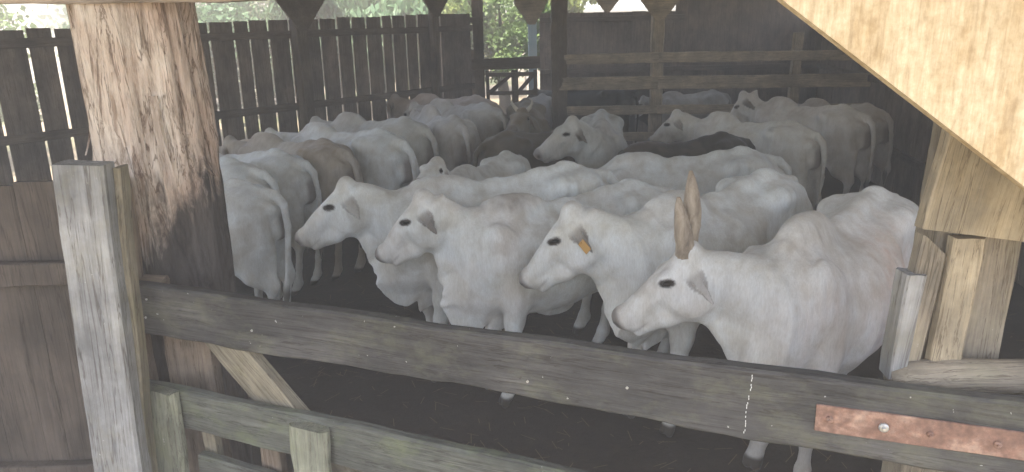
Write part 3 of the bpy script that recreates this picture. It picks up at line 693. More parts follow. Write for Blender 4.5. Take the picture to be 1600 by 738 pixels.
# the gate across the foreground
gate = tag(empty('farm_gate', tuple(gp(0, 0))), 'weathered plank gate with diagonal brace across the foreground', 'gate')
board('top_rail', gp(-.01, 1.332, -.026), gp(3.5, 1.292, -.026), .205, .055, M['rail'], gate, wob=.006, cham=.008, taper=1.14)
board('middle_rail', gp(-.01, .908, -.024), gp(3.5, .80, -.024), .185, .05, M['rail_low'], gate, wob=.006, cham=.010)
board('lower_rail', gp(.25, .620, -.024), gp(3.5, .47, -.024), .16, .05, M['rail_low'], gate, wob=.006, cham=.010)
board('bottom_rail', gp(.0, .30, -.024), gp(3.5, .22, -.024), .16, .05, M['rail_low'], gate, wob=.006, cham=.010)
board('batten', gp(.140, .995, .030), gp(.115, .08, .030), .155, .055, M['batten'], gate, up=GD, wob=.010, cham=.016)
board('batten', gp(.845, .955, .030), gp(.830, .06, .030), .175, .055, M['batten'], gate, up=GD, wob=.008, cham=.020)
board('batten', gp(2.3, .90, .030), gp(2.3, .06, .030), .16, .055, M['batten'], gate, up=GD, wob=.008, cham=.016)
board('diagonal_brace', gp(.275, 1.335, -.085), gp(1.18, .38, -.085), .150, .06, M['brace'], gate, up=(GD*.72+Vector((0, 0, .70))), wob=.003)
board('back_batten', gp(.575, .93, -.085), gp(.575, .05, -.085), .09, .05, M['post_dark'], gate, up=GD, wob=.004)
board('back_batten', gp(.26, .93, -.085), gp(.26, .05, -.085), .06, .05, M['brace'], gate, up=GD, wob=.004)
pl = board('hinge_strap', gp(2.598, 1.295, .006), gp(3.16, 1.300, .006), .083, .008, M['rust'], gate, wob=.0012, cham=.002)
for s_, mt, rr in ((2.775, 'zinc', .0135), (2.635, 'rust', .010), (2.89, 'rust', .009), (3.05, 'rust', .010)):
    mb = MB(); c = gp(s_, 1.297, .010); mb.tube([(c, rr), (c+GN*.006, rr), (c+GN*.009, rr*.75)], 14)
    mb.tube([(c+GN*.008, rr*.5), (c+GN*.014, rr*.5), (c+GN*.016, rr*.35)], 6)
    mb.build('bolt', M[mt], pl)
# nails, and the chalk stroke down the top rail
rnd = random.Random(3)
for s_, z_ in ((.62, 1.31), (.12, 1.38), (.10, 1.30), (1.72, 1.27), (2.05, 1.30)):
    mb = MB(); c = gp(s_, z_, .003); mb.tube([(c, .0045), (c+GN*.004, .0045)], 8); mb.build('nail', M['zinc'], gate)
mb = MB(); N = 26
for i in range(N):
    if i % 4 == 3 or i in (8, 17): continue
    t = i/N; s_ = 2.417-.012*t+.002*math.sin(t*9)+.001*math.sin(i*2.7); z_ = 1.40-.196*t; c = gp(s_, z_, .0095)
    mb.box(c, (.0011, .0006, .0030), (GD, GN, Vector((0, 0, 1))))
m_, n_, l_, b_ = mat('chalk', .95, .1); b_.inputs['Base Color'].default_value = (.62, .62, .60, 1)
mb.build('chalk_line', m_, gate)
# plank fence running off to the left of the gate post
# timbers stacked on the hinge side, right
rp = tag(empty('hinge_post', (1.25, 1.97, 0)), 'tan timber post with nailed cleats above the right end of the gate', 'post')
board('post', (1.30, 2.05, -.2), (1.33, 2.03, 3.1), .24, .12, M['dry'], rp, up=(1, 0, 0), wob=.004)
board('hanging_board', (1.315, 1.93, 2.10), (1.275, 1.925, 1.825), .34, .045, M['fresh'], rp, up=(1, 0, 0), wob=.003, cham=.004)
board('cleat', (1.165, 1.955, 1.82), (1.135, 1.955, 1.44), .075, .05, M['dry'], rp, up=(1, 0, 0), wob=.004, clip0=.05)
board('cleat', (1.115, 1.945, 1.715), (1.095, 1.945, 1.40), .055, .07, M['post_pale'], rp, up=(1, 0, 0), wob=.004)
board('cleat', (1.245, 1.935, 1.815), (1.235, 1.935, 1.44), .09, .04, M['fresh'], rp, up=(1, 0, 0), wob=.004)
mb = MB(); mb.tube([((1.08, 1.925, 1.395), .035), ((1.13, 1.925, 1.40), .048), ((1.25, 1.92, 1.405), .052), ((1.38, 1.915, 1.40), .05), ((1.6, 1.91, 1.40), .05)], 14)
mb.build('rail_log', M['dry'], rp, smooth=True)
ep = tag(empty('end_post', (1.78, 1.58, 0)), 'squared post at the far right end of the gate', 'post')
board('post', (1.78, 1.62, -.1), (1.78, 1.62, 3.9), .18, .16, M['post_dark'], ep, up=(1, 0, 0), wob=.005, cham=.012)
# wide pale board closing the corner, sawn at a slant
pv = [(.45, 2.525), (.92, 2.19), (1.14, 2.033), (1.68, 1.646), (1.68, 3.15), (.45, 3.15)]
v = [(x, 1.60, z) for x, z in pv]+[(x, 1.635, z) for x, z in pv]; k = len(pv)
panel_m = None
def panel_mat():
    m, n, l, b = mat('pale_sawn_board', .8, .25); a = noise(n, l, mapping(n, l, (14, 14, 1.6)), 5, 8, .7, .3); w = noise(n, l, mapping(n, l, (1, 1, 1)), 30, 5, .7); g = noise(n, l, mapping(n, l, (1, 1, .6)), 5, 6, .65)
    r = ramp(n, [(.3, (.40, .31, .19)), (.55, (.58, .48, .32)), (.75, (.68, .60, .44))]); l.new(a.outputs[0], r.inputs[0])
    r2 = ramp(n, [(.35, (.78, .74, .68)), (.6, (1.08, 1.08, 1.08))]); l.new(w.outputs[0], r2.inputs[0]); r3 = ramp(n, [(.36, (.72, .62, .48)), (.55, (1.03, 1.03, 1.03))]); l.new(g.outputs[0], r3.inputs[0])
    c = mix(n, l, .8, r.outputs[0], r2.outputs[0], 'MULTIPLY'); c = mix(n, l, .9, c, r3.outputs[0], 'MULTIPLY')
    vo = n.new('ShaderNodeTexVoronoi'); vo.inputs['Scale'].default_value = 4.5; l.new(mapping(n, l, (1, 1, .8)), vo.inputs['Vector'])
    rv = ramp(n, [(.045, (1, 1, 1)), (.075, (0, 0, 0))]); l.new(vo.outputs['Distance'], rv.inputs[0]); c = mix(n, l, rv.outputs[0], c, (.22, .13, .07))
    l.new(c, b.inputs['Base Color']); bump(n, l, b, a.outputs[0], .3, .002); return m
tag(mesh_obj('corner_board', v, [tuple(range(k))[::-1], tuple(range(k, 2*k))]+[(i, (i+1) % k, (i+1) % k+k, i+k) for i in range(k)], panel_mat()),
    'wide pale board with a slanted lower edge filling the upper right corner', 'board')
hb = board('head_beam', (-3.4, 3.02, 2.605), (-.96, 3.06, 2.60), .17, .10, M['beam'], None, wob=.004)
tag(hb, 'pale beam overhead crossing in front of the trunk post', 'beam')

# plank fence along the left side of the pen
A0 = Vector((-6.81, 6.0, 0)); A1 = Vector((-.62, 13.28, 0)); FD = (A1-A0).normalized(); FN = Vector((FD.y, -FD.x, 0)); FL = (A1-A0).length
fence = tag(empty('plank_fence', tuple(A0)), 'tall dark fence of upright planks with light in the gaps', 'fence')
def px_of(P):
    q = cam.matrix_world.inverted() @ Vector(P); return 800+1150*q.x/-q.z
gaps = [303, 341, 379, 402, 431, 463, 509, 535, 558, 580, 604, 620, 640, 658, 693]
# the widths of the planks follow the gaps one sees; the rest of the fence repeats the same widths
ss = []
for g in gaps:
    lo_, hi_ = 0, FL
    for _ in range(30):
        md = (lo_+hi_)/2
        if px_of(A0+FD*md+Vector((0, 0, 1.6))) < g: lo_ = md
        else: hi_ = md
    ss.append(lo_)
s0 = ss[0]; pre = []
rnd = random.Random(8)
while s0 > .3: s0 -= rnd.uniform(.24, .36); pre.append(s0)
cuts = [0]+sorted([p for p in pre if p > .1])+ss+[FL]
mb = MB(); Zv = Vector((0, 0, 1))
for i, (a, b) in enumerate(zip(cuts, cuts[1:])):
    g = (.030, .036, .024, .034, .038, .028)[i % 6]; c = A0+FD*((a+b)/2)-FN*.04; g *= 1.0; h = 2.40+.022*((a+b)/2)+rnd.uniform(-.008, .008)
    mb.box(c+Zv*h/2, ((b-a)/2-g/2, .009+.001*(i % 3), h/2), (FD, FN, Zv))
mb.build('planks', M['plank_up'], fence)
for z_, w_ in ((1.32, .10), (.55, .10), (2.30, .10)): board('fence_rail', A0+Zv*z_, A1+Zv*(z_+.06), w_, .05, M['plank_dark'], fence, wob=.004, seed=int(z_*10))
def bracket_post(name, x, y, h, w, material, label, face=(1, 0), brk=True, grp=None):
    """squared post with a pair of knee braces spreading to the beam"""
    p = tag(empty(name, (x, y, 0)), label, 'post', grp)
    f3 = Vector((face[0], face[1], 0)).normalized()
    board('post', (x, y, -.1), (x, y, 3.95), w, w*.9, material, p, up=f3, wob=.006, cham=.012)
    if brk:
        k = MB(); n3 = Vector((-f3.y, f3.x, 0))
        if n3.y > 0: n3 = -n3
        c = Vector((x, y, 0))+n3*(w*.45+.02)
        vv = [c+f3*a+Zv*z+n3*d for d in (-.018, .018) for a, z in ((-.055, h), (.055, h), (.40, h+.42), (.40, h+.62), (-.40, h+.62), (-.40, h+.42))]
        k.add(vv, [tuple(range(6)), tuple(range(6, 12))[::-1]]+[(i, i+6, (i+1) % 6+6, (i+1) % 6) for i in range(6)])
        k.build('bracket', material, p)
    return p
q = A0+FD*5.9
def on_fence(px):
    lo_, hi_ = 0, FL
    for _ in range(30):
        md = (lo_+hi_)/2
        if px_of(A0+FD*md+FN*.12+Vector((0, 0, 1.6))) < px: lo_ = md
        else: hi_ = md
    return A0+FD*lo_+FN*.12
pa = on_fence(476); bracket_post('roof_post', pa.x, pa.y, 2.38, .17, M['post_dark'], 'brown bracketed post midway along the left plank fence', FD)
pb = on_fence(681); bracket_post('roof_post', pb.x, pb.y, 2.55, .12, M['post_dark'], 'bracketed post at the far end of the left plank fence', FD)
pc = on_fence(250); bracket_post('roof_post', pc.x, pc.y, 2.35, .17, M['post_dark'], 'bracketed post of the left fence hidden behind the trunk', FD)

# end wall with the opening on the garden
endf = tag(empty('end_fence', (-.3, 13.4, 0)), 'dark boards and posts beside the bright garden opening', 'fence')
mb = MB(); mb.box((-.985, 13.36, 1.24), (.295, .014, 1.24)); mb.box((-.60, 13.37, 1.0), (.07, .014, 1.0)); mb.build('boards', M['plank_up'], endf)
board('upright', (-.52, 13.40, -.1), (-.52, 13.40, 4.1), .19, .14, M['post_dark'], endf, up=(1, 0, 0))
board('cross_rail', (-.9, 13.32, 1.73), (.56, 13.32, 1.76), .20, .05, M['post_dark'], endf)
board('top_rail', (-1.3, 13.33, 2.50), (-.5, 13.33, 2.50), .10, .05, M['plank_dark'], endf)
for k_, (xa, xb) in enumerate(((-.40, .10), (.12, .50))):
    gt = tag(empty('small_gate', ((xa+xb)/2, 13.5, 0)), ('low braced gate under the opening, the wider leaf', 'low braced gate under the opening, the narrow right leaf')[k_], 'gate')
    for z_ in (1.55, 1.22, .8, .4): board('rail', (xa, 13.5, z_), (xb, 13.5, z_), .075, .04, M['plank_dark'], gt, seed=int(z_*9))
    for x_ in (xa+.02, xb-.02): board('stile', (x_, 13.52, .2), (x_, 13.52, 1.62), .07, .04, M['plank_dark'], gt, up=(1, 0, 0))
    board('diagonal', (xa+.05, 13.46, 1.24), (xb-.05, 13.46, 1.55), .07, .03, M['plank_dark'], gt)
bp_ = tag(empty('painted_post', (.44, 13.62, 0)), 'pale blue painted post at the right side of the opening', 'post')
board('post', (.44, 13.66, -.1), (.44, 13.66, 4.1), .155, .155, M['blue'], bp_, up=(1, 0, 0), wob=.001, cham=.003)
k = MB(); vv = [Vector((.42+a, 13.55+d, z)) for d in (-.018, .018) for a, z in ((-.05, 2.40), (.07, 2.40), (.30, 2.80), (.30, 3.1), (-.30, 3.1), (-.30, 2.75))]
k.add(vv, [tuple(range(6)), tuple(range(6, 12))[::-1]]+[(i, i+6, (i+1) % 6+6, (i+1) % 6) for i in range(6)]); k.build('bracket', M['rail_tan'], bp_)

# dark back wall and right wall of upright planks
def plank_wall(name, a, b, h, label, cat='wall', hi=None, seed=0):
    a = Vector(a); b = Vector(b); D = (b-a).normalized(); N_ = Vector((D.y, -D.x, 0)); L = (b-a).length
    w = tag(empty(name, tuple(a)), label, cat); mb = MB(); r_ = random.Random(seed); s = 0; i = 0
    while s < L-.02:
        wd = min(r_.uniform(.20, .30), L-s); hh = h(s) if callable(h) else h
        mb.box(a+D*(s+wd/2)+Zv*(hh/2-.05), (wd/2-.0015, .012+.002*(i % 3), hh/2+.05+r_.uniform(-.008, .008)), (D, N_, Zv)); s += wd; i += 1
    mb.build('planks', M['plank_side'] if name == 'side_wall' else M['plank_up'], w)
    top_ = (h(0) if callable(h) else h)
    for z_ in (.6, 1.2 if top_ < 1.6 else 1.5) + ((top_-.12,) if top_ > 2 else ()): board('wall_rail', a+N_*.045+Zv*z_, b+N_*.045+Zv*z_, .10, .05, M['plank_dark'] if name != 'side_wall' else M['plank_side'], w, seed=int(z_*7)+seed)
    return w
plank_wall('back_wall', (.62, 14.9, 0), (3.45, 15.02, 0), lambda s: 2.60, 'low dark plank wall under the bright strip at the back', seed=2)
plank_wall('back_wall', (3.30, 15.07, 0), (6.45, 15.12, 0), lambda s: 3.3, 'full height dark plank wall in the far right corner', seed=4)
plank_wall('right_wall', (6.28, 15.3, 0), (5.1, 8.56, 0), lambda s: 2.5, 'dark plank wall along the far right side of the pen', seed=6)
plank_wall('right_wall', (5.13, 8.62, 0), (4.0, 2.4, 0), lambda s: 2.3, 'dark plank wall along the near right side of the pen', seed=9)

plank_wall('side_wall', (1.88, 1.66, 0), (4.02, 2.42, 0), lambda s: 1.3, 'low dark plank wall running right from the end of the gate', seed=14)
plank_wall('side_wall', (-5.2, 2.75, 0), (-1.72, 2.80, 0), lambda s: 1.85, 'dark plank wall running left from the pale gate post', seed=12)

# rail fence in front of the back pen
rf = tag(empty('rail_fence', (2.5, 12, 0)), 'tan horizontal rails dividing off the back pen', 'fence')
for z_, w_, x0_ in ((1.86, .155, .88), (1.475, .20, .80), (1.05, .14, .80), (.62, .14, .80)):
    board('rail', (x0_, 11.93, z_), (2.36, 11.88, z_), w_, .045, M['rail_tan'], rf, seed=int(z_*10)); board('rail', (2.365, 11.88, z_), (5.62, 11.62, z_-.01), w_, .045, M['rail_tan'], rf, seed=int(z_*11))
board('fence_post', (4.50, 11.79, -.1), (4.50, 11.79, 2.2), .14, .12, M['rail_tan'], rf, up=(1, 0, 0))
bracket_post('roof_post', .81, 12.02, 3.0, .25, M['post_dark'], 'thick brown post at the left end of the tan rails', brk=False)
bracket_post('roof_post', 2.36, 12.00, 2.42, .19, M['rail_tan'], 'tan bracketed post behind the middle of the tan rails')
bracket_post('roof_post', 2.02, 15.6, 2.62, .12, M['rail_tan'], 'slim bracketed post beyond the low back wall')

# ---------------------------------------------------------------- beyond the pen
def tree(label, x, y, h0, h1, rad, nleaf, lm, size=.11, seed=0, droop=False, grp='trees beyond the pen', kind='tree'):
    rnd = random.Random(seed); g = np.random.default_rng(seed)
    t = tag(empty(kind, (x, y, -.05)), label, kind, grp)
    mb = MB(); top = h1*.75
    mb.tube([((x, y, -.1), .13+rad*.04), ((x+.06, y, h0*.6), .10+rad*.03), ((x-.05, y+.05, h0+.3), .08+rad*.02), ((x+.05, y, top), .03)], 9)
    nb = 9; cl = []
    for i in range(nb):
        a = rnd.uniform(0, 6.28); zz = rnd.uniform(h0*.75, top*.9); r_ = rad*rnd.uniform(.45, .95); e = Vector((x+math.cos(a)*r_, y+math.sin(a)*r_, min(h1-.2, zz+rnd.uniform(.4, 1.3))))
        s_ = Vector((x, y, zz)); mb.tube([(s_, .045+rad*.01), (s_.lerp(e, .55)+Vector((0, 0, .08)), .03), (e, .012)], 6); cl.append(e)
    mb.build('trunk', M['tbark'], t, smooth=True)
    nc = 46; C_ = []
    for i in range(nc):
        u = g.normal(size=3); u /= np.linalg.norm(u); q = u*(g.random()**.4)
        C_.append((x+q[0]*rad, y+q[1]*rad*.8, (h0+h1)/2+q[2]*(h1-h0)/2, rad*g.uniform(.16, .34)))
    C_ += [(e.x, e.y, e.z, rad*.25) for e in cl]; C_ = np.array(C_)
    idx = g.integers(0, len(C_), nleaf); u = g.normal(size=(nleaf, 3)); u /= np.linalg.norm(u, axis=1)[:, None]
    P = C_[idx, :3]+u*(C_[idx, 3]*g.random(nleaf)**.45)[:, None]*np.array([1, 1, .8])
    d1 = g.normal(size=(nleaf, 3)); d1 += (np.array([0, 0, -2.2]) if droop else np.array([0, 0, -.3])); d1 /= np.linalg.norm(d1, axis=1)[:, None]
    d2 = np.cross(d1, g.normal(size=(nleaf, 3))); d2 /= np.linalg.norm(d2, axis=1)[:, None]
    L = size*g.uniform(.6, 1.3, nleaf)[:, None]*(2.2 if droop else 1); W = L*(.16 if droop else .42)
    V = np.stack([P, P+d1*L*.5+d2*W, P+d1*L, P+d1*L*.5-d2*W], 1).reshape(-1, 3)
    me = bpy.data.meshes.new('crown'); me.from_pydata(V.tolist(), [], [(4*i, 4*i+1, 4*i+2, 4*i+3) for i in range(nleaf)]); me.materials.append(lm)
    link(bpy.data.objects.new('crown', me), t)
for a in [('dense green tree far left, behind the trunk post', -11.5, 13.5, .4, 4.0, 2.6, 14000, M['leaf'], .13, 1),
          ('leafy green tree just right of the trunk post', -6.9, 16.5, .7, 3.5, 2.3, 16000, M['leaf2'], .11, 2),
          ('tree with drooping feathery leaves above the middle of the fence', -3.6, 16.8, 1.0, 3.7, 1.9, 18000, M['leaf2'], .13, 3, True),
          ('bright leafy tree at the far end of the left fence', -1.9, 18.6, .9, 3.7, 1.7, 13000, M['leaf3'], .11, 4),
          ('tall tree standing furthest behind the left fence', -5.0, 22.0, .8, 7.5, 3.0, 15000, M['leaf'], .15, 7),
          ('yellow green tree right of the blue post', 1.35, 19.5, 1.6, 4.0, 1.0, 6000, M['leaf3'], .11, 6),
          ('broad tree far behind the garden bush', -1.2, 27.0, .9, 7.5, 3.2, 14000, M['leaf3'], .17, 9),
          ('broad tree on the far left skyline beyond the fence', -10.5, 24.0, .8, 8.0, 4.2, 16000, M['leaf2'], .18, 11)]: tree(*a)
tree('sunlit bush filling the bright garden opening', -.15, 17.4, 1.2, 3.3, 1.4, 15000, M['leaf'], .085, 5, False, None, 'bush')
shed = tag(empty('neighbour_shed', (3.2, 25, 0)), 'distant shed with a white corrugated roof over the back wall', 'shed')
mb = MB(); mb.box((3.4, 26.6, 1.35), (2.8, 1.6, 1.4)); m_, n_, l_, b_ = mat('shed_wall', .9, .2); b_.inputs['Base Color'].default_value = (.45, .42, .36, 1); mb.build('wall', m_, shed)
v = []; f = []
for i in range(241):
    x = .3+6.2*i/240; z = .03*math.sin(x*2*math.pi/.2); v += [(x, 24.9, 2.84+z), (x, 28.6, 3.9+z), (x, 28.6, 3.915+z), (x, 24.9, 2.855+z)]
for i in range(240): a = 4*i; f += [(a, a+4, a+5, a+1), (a+2, a+6, a+7, a+3), (a, a+3, a+7, a+4)]
mesh_obj('roof', v, f, M['tin_white'], shed)

# straw trodden into the mud between the gate and the herd
g_ = np.random.default_rng(12); ns = 2600
P_ = np.stack([g_.uniform(-5, 4.5, ns), 2.2+g_.gamma(2, 2.0, ns), g_.uniform(.004, .016, ns)], 1); a_ = g_.uniform(0, 6.28, ns); L_ = g_.uniform(.03, .13, ns); w_ = .0022
d_ = np.stack([np.cos(a_), np.sin(a_), g_.normal(0, .12, ns)], 1)*L_[:, None]/2; s_ = np.stack([-np.sin(a_), np.cos(a_), np.zeros(ns)], 1)*w_
V_ = np.stack([P_-d_-s_, P_+d_-s_, P_+d_+s_, P_-d_+s_], 1).reshape(-1, 3)
m_, n_, l_, b_ = mat('straw', .8, .2); b_.inputs['Base Color'].default_value = (.17, .125, .065, 1)
tag(mesh_obj('straw', V_.tolist(), [(4*i, 4*i+1, 4*i+2, 4*i+3) for i in range(ns)], m_), 'scattered straw trodden into the dark mud', 'straw', kind='stuff')

# ================================================================ CATTLE
def link_cow(name, label, p, X, Y, yaw, s, h, group='white humped cattle crowded in the pen', horns=None, ear_tag=False, cat='cow', eyes=True):
    v, F, col, K = cow_arrays(p, h)
    me = bpy.data.meshes.new('cow'); me.vertices.add(len(v)); me.vertices.foreach_set('co', v.astype(np.float32).ravel())
    me.loops.add(F.size); me.loops.foreach_set('vertex_index', F.astype(np.int32).ravel())
    me.polygons.add(len(F)); me.polygons.foreach_set('loop_start', np.arange(0, F.size, 4, dtype=np.int32)); me.polygons.foreach_set('use_smooth', [True]*len(F))
    me.update(calc_edges=True); me.validate()
    a = me.color_attributes.new('coat', 'FLOAT_COLOR', 'POINT'); a.data.foreach_set('color', np.c_[col, np.ones(len(v))].ravel().astype(np.float32))
    me.materials.append(M['coat'])
    o = bpy.data.objects.new(name, me); mw = Matrix.Translation((X, Y, 0)) @ Matrix.Rotation(R(yaw), 4, 'Z') @ Matrix.Scale(s, 4)
    link(o, None, mw); tag(o, label, cat, group)
    f, l, u, P0 = K['f'], K['l'], K['u'], K['poll']
    H = lambda a, b, c: Vector(P0+f*a+l*b+u*c)
    if eyes:
        for sd in (1, -1):
            mb = MB(); c = H(.167, sd*.1060, -.062); fx, lx, ux = Vector(f*.82+u*.57), Vector(l), Vector(u*.82-f*.57); n1, n2 = 12, 8
            vv = []
            for i in range(n2+1):
                th = math.pi*i/n2
                for k in range(n1):
                    ph = 2*math.pi*k/n1; vv.append(c+ux*(.0135*math.cos(th))+fx*(.025*math.sin(th)*math.cos(ph))+lx*(.0165*math.sin(th)*math.sin(ph)))
            ff = [(i*n1+k, i*n1+(k+1) % n1, (i+1)*n1+(k+1) % n1, (i+1)*n1+k) for i in range(n2) for k in range(n1)]
            mesh_obj('eye', vv, ff, M['eye'], o, mw, True)
    if horns:
        for sd, pts, mt in horns:
            mb = MB(); mb.tube([(H(a, sd*b, c), r_) for a, b, c, r_ in pts], 12); mb.build('horn', M[mt], o, mw, True)
    if ear_tag:
        ea, eb, ec, el = p.get('ear_l', (.02, .42, -.92, .20)); ed = nrm(f*ea+l*eb+u*ec); e0 = P0+f*.045+l*.085-u*.070
        c = Vector(e0+ed*el*.62); e = Vector(ed); sdv = Vector(nrm(np.cross(ed, nrm(l+f*.2)))); nn = e.cross(sdv)
        if nn.dot(Vector(l)) < 0: nn = -nn
        mb = MB(); mb.box(c+nn*.022+e*.03, (.036, .022, .0025), (e, sdv, nn)); mb.tube([(c+nn*.005, .006), (c+nn*.03, .006)], 8)
        mb.build('ear_tag', M['tag'], o, mw)
    return o
FIT = {
    'A': dict(X=1.735, Y=3.81, yaw=225.0, s=1.0, ny=-44.804, np=16.369, hy=-58.427, hp=-41.51, hump=1),
    'B': dict(X=1.238, Y=4.423, yaw=219.371, s=1.005, ny=-29.951, np=24.042, hy=-55.443, hp=-50.35, hump=1),
    'C': dict(X=0.332, Y=4.696, yaw=204.722, s=0.95, ny=-12.706, np=34.853, hy=-35.39, hp=-45.656, hump=1),
    'D': dict(X=-0.122, Y=5.076, yaw=200.738, s=0.998, ny=-14.513, np=25.4, hy=-21.555, hp=-40.631, hump=0.8),
    'E': dict(X=1.423, Y=6.137, yaw=182.763, s=0.952, ny=-4.194, np=-5.0, hy=-4.839, hp=-50.0, hump=0.8),
    'X': dict(X=1.664, Y=7.29, yaw=198.293, s=0.909, ny=0.0, np=-20.0, hy=0.0, hp=-70.0, hump=0.6),
    'F': dict(X=2.698, Y=8.339, yaw=126.7, s=0.939, ny=18.018, np=26.936, hy=28.954, hp=-42.299, hump=1),
    'G': dict(X=3.75, Y=9.4, yaw=120, s=0.97, ny=12.369, np=36.614, hy=26.595, hp=-60.847, hump=1),
    'H': dict(X=4.45, Y=10.1, yaw=112, s=0.92, ny=0.0, np=15.0, hy=0.0, hp=-45.0, hump=1),
    'I': dict(X=-2.609, Y=5.556, yaw=174.004, s=0.914, ny=0.0, np=15.0, hy=0.0, hp=-45.0, hump=1),
    'J': dict(X=-2.883, Y=6.21, yaw=166.213, s=0.96, ny=0.0, np=15.0, hy=0.0, hp=-45.0, hump=1),
    'K': dict(X=-2.639, Y=6.89, yaw=158.997, s=0.935, ny=0.0, np=15.0, hy=0.0, hp=-45.0, hump=1),
    'L': dict(X=-2.239, Y=7.432, yaw=144.243, s=0.954, ny=0.0, np=15.0, hy=0.0, hp=-45.0, hump=1),
    'M': dict(X=-2.787, Y=8.638, yaw=165.115, s=0.805, ny=0.0, np=15.0, hy=0.0, hp=-45.0, hump=1),
    'N': dict(X=-1.75, Y=7.709, yaw=142.982, s=0.993, ny=19.494, np=14.976, hy=23.075, hp=-44.751, hump=1),
    'O': dict(X=-1.602, Y=8.585, yaw=141.248, s=0.996, ny=0.0, np=15.0, hy=0.0, hp=-45.0, hump=1),
    'P': dict(X=-0.854, Y=9.02, yaw=113.227, s=0.983, ny=0.0, np=15.0, hy=0.0, hp=-45.0, hump=1),
    'R': dict(X=-0.708, Y=10.262, yaw=132.005, s=0.983, ny=1.851, np=15.021, hy=2.191, hp=-45.031, hump=1),
    'Q': dict(X=-0.945, Y=11.252, yaw=146.715, s=0.984, ny=4.117, np=20.742, hy=-7.328, hp=-36.008, hump=1),
    'S': dict(X=0.37, Y=8.003, yaw=38.358, s=0.928, ny=-19.957, np=-4.249, hy=-23.689, hp=-51.996, hump=0.7),
    'Z': dict(X=0.236, Y=9.49, yaw=271.368, s=1.001, ny=-15.957, np=27.93, hy=-16.064, hp=-10.754, hump=0.8),
    'T': dict(X=1.016, Y=8.17, yaw=263.185, s=0.984, ny=-50, np=36.134, hy=-62, hp=-32, hump=1),
    'U': dict(X=-0.267, Y=6.674, yaw=242.055, s=0.845, ny=1.733, np=46.531, hy=10.541, hp=-7.814, hump=1),
    'V': dict(X=0.42, Y=12.7, yaw=250, s=0.85, ny=10, np=20, hy=15, hp=-45, hump=1),
    'W': dict(X=1.35, Y=13.1, yaw=150, s=0.95, ny=0.0, np=15.0, hy=0.0, hp=-45.0, hump=1),
    'W2': dict(X=3.31, Y=13.743, yaw=187.266, s=0.813, ny=-0.525, np=15.228, hy=-0.621, hp=-45.347, hump=1)}
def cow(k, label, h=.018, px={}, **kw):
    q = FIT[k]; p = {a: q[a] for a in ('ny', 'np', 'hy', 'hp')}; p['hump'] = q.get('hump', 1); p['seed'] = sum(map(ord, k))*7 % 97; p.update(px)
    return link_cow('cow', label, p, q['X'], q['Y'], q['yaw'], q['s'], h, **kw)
WHITE = (.74, .775, .77); CREAM = (.64, .58, .49)
def upright(pts):
    """horn points given as (out, forward, up, radius) upright in the world, turned into the bull's head frame"""
    hp = R(FIT['A']['hp']); q = []
    for o_, fw, up_, r_ in pts: q.append((fw*math.cos(hp)+up_*math.sin(hp)+.03, o_, -fw*math.sin(hp)*1.0+up_*math.cos(hp)-.03, r_))
    return q
bull_horns = [(1, upright([(.026, .0, -.03, .038), (.046, .002, .02, .050), (.046, .006, .07, .045), (.048, .014, .11, .045), (.046, .024, .17, .037), (.050, .036, .24, .027), (.054, .046, .30, .010)]), 'horn'),
              (-1, upright([(.026, .0, -.03, .038), (.040, -.006, .02, .050), (.034, -.012, .10, .047), (.030, -.018, .15, .049), (.026, -.020, .22, .045), (.022, -.016, .30, .036), (.020, -.010, .37, .022), (.020, -.006, .415, .008)]), 'horn')]

def haze():
    m = bpy.data.materials.new('dusty_air'); m.use_nodes = True; n = m.node_tree.nodes; n.clear()
    o = n.new('ShaderNodeOutputMaterial'); v = n.new('ShaderNodeVolumePrincipled'); v.inputs['Density'].default_value = .032
    v.inputs['Color'].default_value = (.95, .85, .74, 1); v.inputs['Anisotropy'].default_value = .0
    m.node_tree.links.new(v.outputs[0], o.inputs['Volume'])
    mb = MB(); mb.box((0, 12, 4.0), (26, 30, 5.3)); h = mb.build('haze', m); tag(h, kind='stuff')
haze()

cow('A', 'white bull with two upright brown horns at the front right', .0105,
    dict(coat=(.79, .81, .805), smudge=.5, belly=1.2, horned=1, pink=.08, hump=1.25, dewlap=1.1, wrinkle=.8, eardark=.1,  fl=.02, fr=-.10, marks=[((-.10, .33, 1.0), (.34, .3, .34), (.76, .56, .45), .6), ((.40, .20, 1.24), (.24, .25, .22), (.36, .33, .29), .34), ((.55, .2, .95), (.2, .2, .3), (.76, .62, .54), .3)]),  # first mark: warm flare on the flank, painted into the coat
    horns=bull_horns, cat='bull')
cow('B', 'white cow with an orange ear tag, between the horned bull and the rest', .0105,
    dict(coat=(.765, .80, .795), smudge=.3, dewlap=1.1, eardark=.6,  marks=[]), ear_tag=True)
cow('C', 'white cow with dark grey ear and deep folded dewlap, second head from the left', .0105,
    dict(coat=(.765, .80, .795), smudge=.35, dewlap=1.45, fold=2.0, pink=.15, eardark=.75,  marks=[((.42, 0, 1.42), (.14, .2, .07), (.25, .23, .22), .6), ((.0, 0, .0), (.01, .01, .01), (.2, .2, .2), 0)]))
cow('D', 'white cow whose head is furthest left in the front row', .0105,
    dict(coat=(.765, .80, .795), smudge=.4, dewlap=1.35, fold=1.5, eardark=0))
cow('E', 'white cow with only its back showing behind the tall horns', .018, dict(coat=WHITE, smudge=.4, belly=1.0))
cow('X', 'black cow with its back showing below the white head at right', .02, dict(coat=(.035, .03, .027), shade=(.02, .02, .02), smudge=.2), group='dark cattle in the pen')
cow('F', 'white cow standing by the tan rails, head in profile and tail towards us', .014, dict(coat=(.72, .71, .66), smudge=.3, hump=1.2))
cow('G', 'white cow with a dark ear, behind the one with its head in profile at right', .016, dict(coat=(.70, .67, .62), smudge=.45, hump=1.2, eardark=.9))
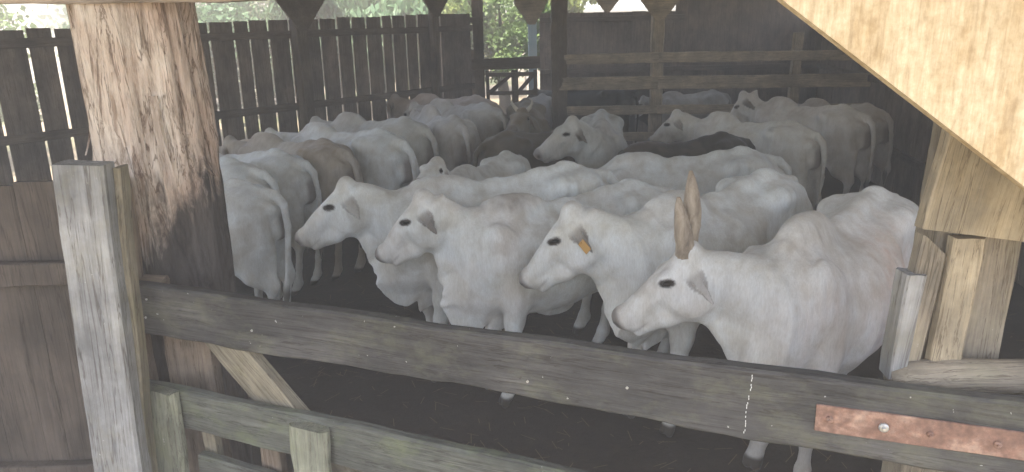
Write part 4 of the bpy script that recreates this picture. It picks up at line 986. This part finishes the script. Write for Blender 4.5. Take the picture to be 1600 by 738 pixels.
cow('H', 'white cow at the far right, only its rump showing past its neighbour', .02, dict(coat=(.56, .52, .47), smudge=.5))
cow('I', 'white cow with rump and long tail beside the trunk post, nearest of the left group', .0115, dict(coat=WHITE, smudge=.35, tail=.3))
cow('J', 'white cow directly behind the one whose rump is nearest the trunk post', .015, dict(coat=(.765, .80, .795), smudge=.25))
cow('K', 'white cow with its rump above the leftmost head of the front row', .016, dict(coat=WHITE, smudge=.3))
cow('L', 'cow with a brown tinged rump among the white rumps at left', .018, dict(coat=(.52, .48, .41), shade=(.20, .15, .10), smudge=.8, marks=[((-.6, 0, 1.4), (.3, .4, .15), (.26, .20, .14), .7)]))
cow('M', 'cream cow against the plank fence right of the trunk post', .02, dict(coat=CREAM, smudge=.3))
cow('N', 'pale cow with a rounded hump in front of the bracketed fence post', .018, dict(coat=WHITE, smudge=.45))
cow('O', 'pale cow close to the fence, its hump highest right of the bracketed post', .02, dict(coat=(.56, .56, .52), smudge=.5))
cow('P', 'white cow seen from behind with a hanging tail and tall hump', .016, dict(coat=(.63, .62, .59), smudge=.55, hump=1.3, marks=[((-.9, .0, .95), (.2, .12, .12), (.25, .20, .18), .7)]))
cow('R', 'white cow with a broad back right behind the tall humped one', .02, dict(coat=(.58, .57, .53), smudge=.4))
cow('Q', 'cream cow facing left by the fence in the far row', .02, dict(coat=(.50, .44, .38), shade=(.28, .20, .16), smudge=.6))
cow('S', 'dark brown cow standing in the middle of the herd', .018, dict(coat=(.115, .095, .07), shade=(.05, .045, .035), smudge=.6), group='dark cattle in the pen')
cow('Z', 'brown grey cow with pale spreading horns at the back', .016, dict(coat=(.20, .17, .12), shade=(.07, .06, .05), smudge=.6), group='dark cattle in the pen',
    horns=[(s_, [(.0, .05, -.02, .026), (-.01, .09, .02, .023), (.0, .12, .07, .016), (.02, .125, .12, .006)], 'pale_horn') for s_ in (1, -1)])
cow('T', 'pale cow with a dark ear and a shaded flank beside the dark brown cow', .016, dict(coat=(.55, .56, .53), shade=(.14, .13, .11), smudge=.6, eardark=.9))
cow('U', 'small white cow with its head raised behind the front row', .014, dict(coat=(.72,.73,.69), smudge=.4))
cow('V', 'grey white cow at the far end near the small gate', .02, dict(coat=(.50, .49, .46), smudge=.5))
cow('W', 'black cow behind the tan rails, left of the tan post', .022, dict(coat=(.03, .028, .026), shade=(.02, .02, .02), smudge=.2, marks=[((.9, 0, 1.3), (.2, .2, .2), (.5, .5, .48), .6)]), group='cattle behind the tan rails')
FIT['W3'] = dict(FIT['W'], X=2.05, Y=14.0, yaw=165, s=.9)
cow('W3', 'black cow behind the tan rails, half hidden by the tan post', .022, dict(coat=(.045, .038, .032), shade=(.02, .02, .02), smudge=.2), group='cattle behind the tan rails')
cow('W2', 'pale cow behind the tan rails, right of the tan post', .022, dict(coat=(.50, .50, .48), smudge=.5), group='cattle behind the tan rails')
